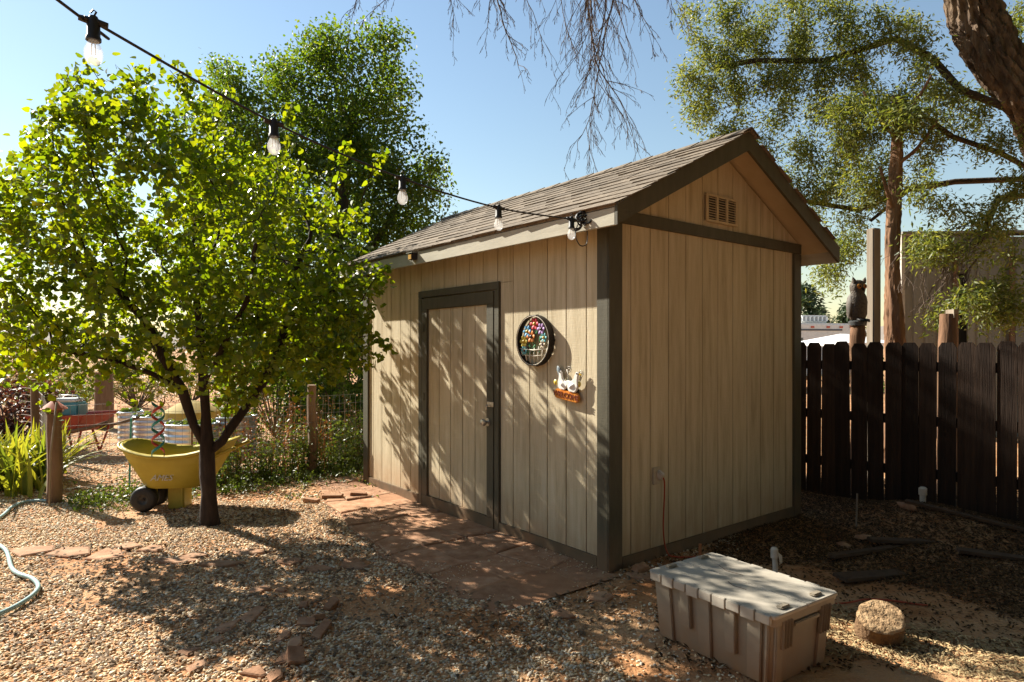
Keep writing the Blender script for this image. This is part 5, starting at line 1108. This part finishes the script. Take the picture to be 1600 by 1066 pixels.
shrub('dark_hedge', 'dark dense evergreen bush between the fence post and shed', sx(540, 9.6), 1.0, 2.5, L_ELM, 9000, .065, 11)
shrub('dark_hedge', 'broad dark bush behind the raised beds, left of the fence post', sx(430, 11.0), 1.2, 2.2, L_ELM, 9000, .07, 12)
shrub('purple_shrub', 'dark purple-leaved shrub behind the irises at the left edge', sx(15, 9.6), .8, 1.25, L_DARK, 3500, .07, 13)
for i, (px, d, r, h_, lab) in enumerate([(110, 15, 1.3, 1.35, 'dry pale brush behind the red wheelbarrow'), (215, 16, 1.5, 1.5, 'dry pale brush between far post and raised beds'), (40, 18, 2.0, 1.9, 'tangled dry brush above the purple shrub'), (300, 18, 1.8, 1.6, 'dry brush far behind the parasol'), (-30, 14, 1.4, 1.5, 'dry brush cut by the left picture edge'), (380, 15, 1.5, 1.4, 'dry brush behind the right raised bed'), (160, 24, 3, 2.2, 'wide olive brush on the far left field'), (20, 30, 4, 2.6, 'far wide brush near the left horizon'), (290, 30, 4, 2.4, 'far brush on the horizon behind the tree')]):
    shrub('dry_brush', lab, sx(px, d), r, h_, L_DRY if i % 3 else L_WEED, 2600, .06 * (1 + d / 30), 20 + i, LANCE, group='dry brush beyond the wire fence', low=.25)
for i, (px, d, r, h_, lab) in enumerate([(1290, 34, 3, 1.9, 'low scrub far behind the camper'), (1420, 20, 2, 1.6, 'scrub behind the metal building corner')]):
    shrub('field_scrub', lab, sx(px, d), r, h_, L_WEED, 2200, .12, 40 + i, LANCE)
# weeds along the foot of the wire fence: one uncountable strip
def weeds(name, label, pts, hts, m, per, ls, stem_m=None, tm=OVAL):
    Pn = []; mb = MB()
    for (x, y_), h_ in zip(pts, hts):
        lx, ly = rng.normal(0, .05, 2); mb.tube([(x, y_, gz(x, y_) - .01), (x + lx * .5, y_ + ly * .5, h_ * .5), (x + lx, y_ + ly, h_)], [.004, .003, .0015], 3, cap=False)
        u = rng.uniform(.05, 1, per); Pn.append(np.stack([x + lx * u + rng.normal(0, .03, per), y_ + ly * u + rng.normal(0, .03, per), h_ * u], 1))
    Pn = np.concatenate(Pn); V, F = leaves(tm, Pn, rng.uniform(.6, 1.3, len(Pn)) * ls, .1, .9)
    a = np_obj(name, V, F, m); tag(a, label, 'weeds', kind='stuff')
    st = mb.build('stems', stem_m or L_WEED, a); st['kind'] = 'stuff'; return a
def strip(n, t0, t1, w, off=0): 
    t = rng.uniform(t0, t1, n); o = rng.normal(off, w, n); nr_ = np.array([fd.y, -fd.x]); return [(P1.x + fd.x * a + nr_[0] * b, P1.y + fd.y * a + nr_[1] * b) for a, b in zip(t, o)]
weeds('tall_weeds', 'tall green weeds growing along the wire fence', strip(260, 1.25, 3.6, .12, -.05), rng.uniform(.15, .75, 260), L_WEED, 22, .04)
weeds('rusty_weeds', 'rust-brown dry dock stalks behind the wire fence', strip(150, 1.5, 3.9, .15, -.25), rng.uniform(.5, .98, 150), L_RUST, 24, .026, L_RUST)
weeds('low_weeds', 'low green weeds and grass at the foot of the wire fence', strip(420, .15, 3.2, .22, .15), rng.uniform(.03, .16, 420), L_WEED, 12, .035)
gp = [(rng.uniform(-2.6, -1.3), rng.uniform(6.3, 7.4)) for _ in range(40)]; gp = [q for q in gp if not in_shed(np.array([q[0]]), np.array([q[1]]))[0]]
weeds('seedling_weeds', 'tiny seedlings in the gravel near the shed corner', gp, rng.uniform(.02, .07, len(gp)), L_WEED, 9, .022)

# unseen house added behind the viewpoint to block skylight; string lights run to it
house = thing('sky_blocker_house', 'unseen dark brown house with patio roof, added behind the viewpoint to block skylight', 'house', (0, -2.4, 0))
HB = mat('dark_brown_boards', [(.07, .045, .03), (.11, .075, .05)], 6, .85, .4, 40, (1, 1, .2)); HR = mat('brown_roofing', [(.06, .05, .042), (.10, .085, .07)], 12, .95)
for i in range(24): MB().box(-9 + i * .85, -9 + (i + 1) * .85 - .01, -.12, 0, 0, 2.75).build('wall_board', HB, house)
MB().prism([(-.6, 2.76), (.25, 2.76), (-4.0, 5.1), (-8.2, 2.76)], -9.4, 11.8, Matrix(((0, 0, 1, 0), (1, 0, 0, 0), (0, 1, 0, 0), (0, 0, 0, 1)))).build('roof', HR, house)
MB().box(-6, 7, .26, 1.75, 2.62, 2.70).build('patio_roof', HR, house)
for xx in (-5.9, -1.6, 2.7, 6.8): MB().box(xx, xx + .11, 1.6, 1.71, -.05, 2.62).build('patio_post', HB, house)
MB().box(-6, 7, 1.6, 1.72, 2.52, 2.619).build('patio_beam', HB, house)
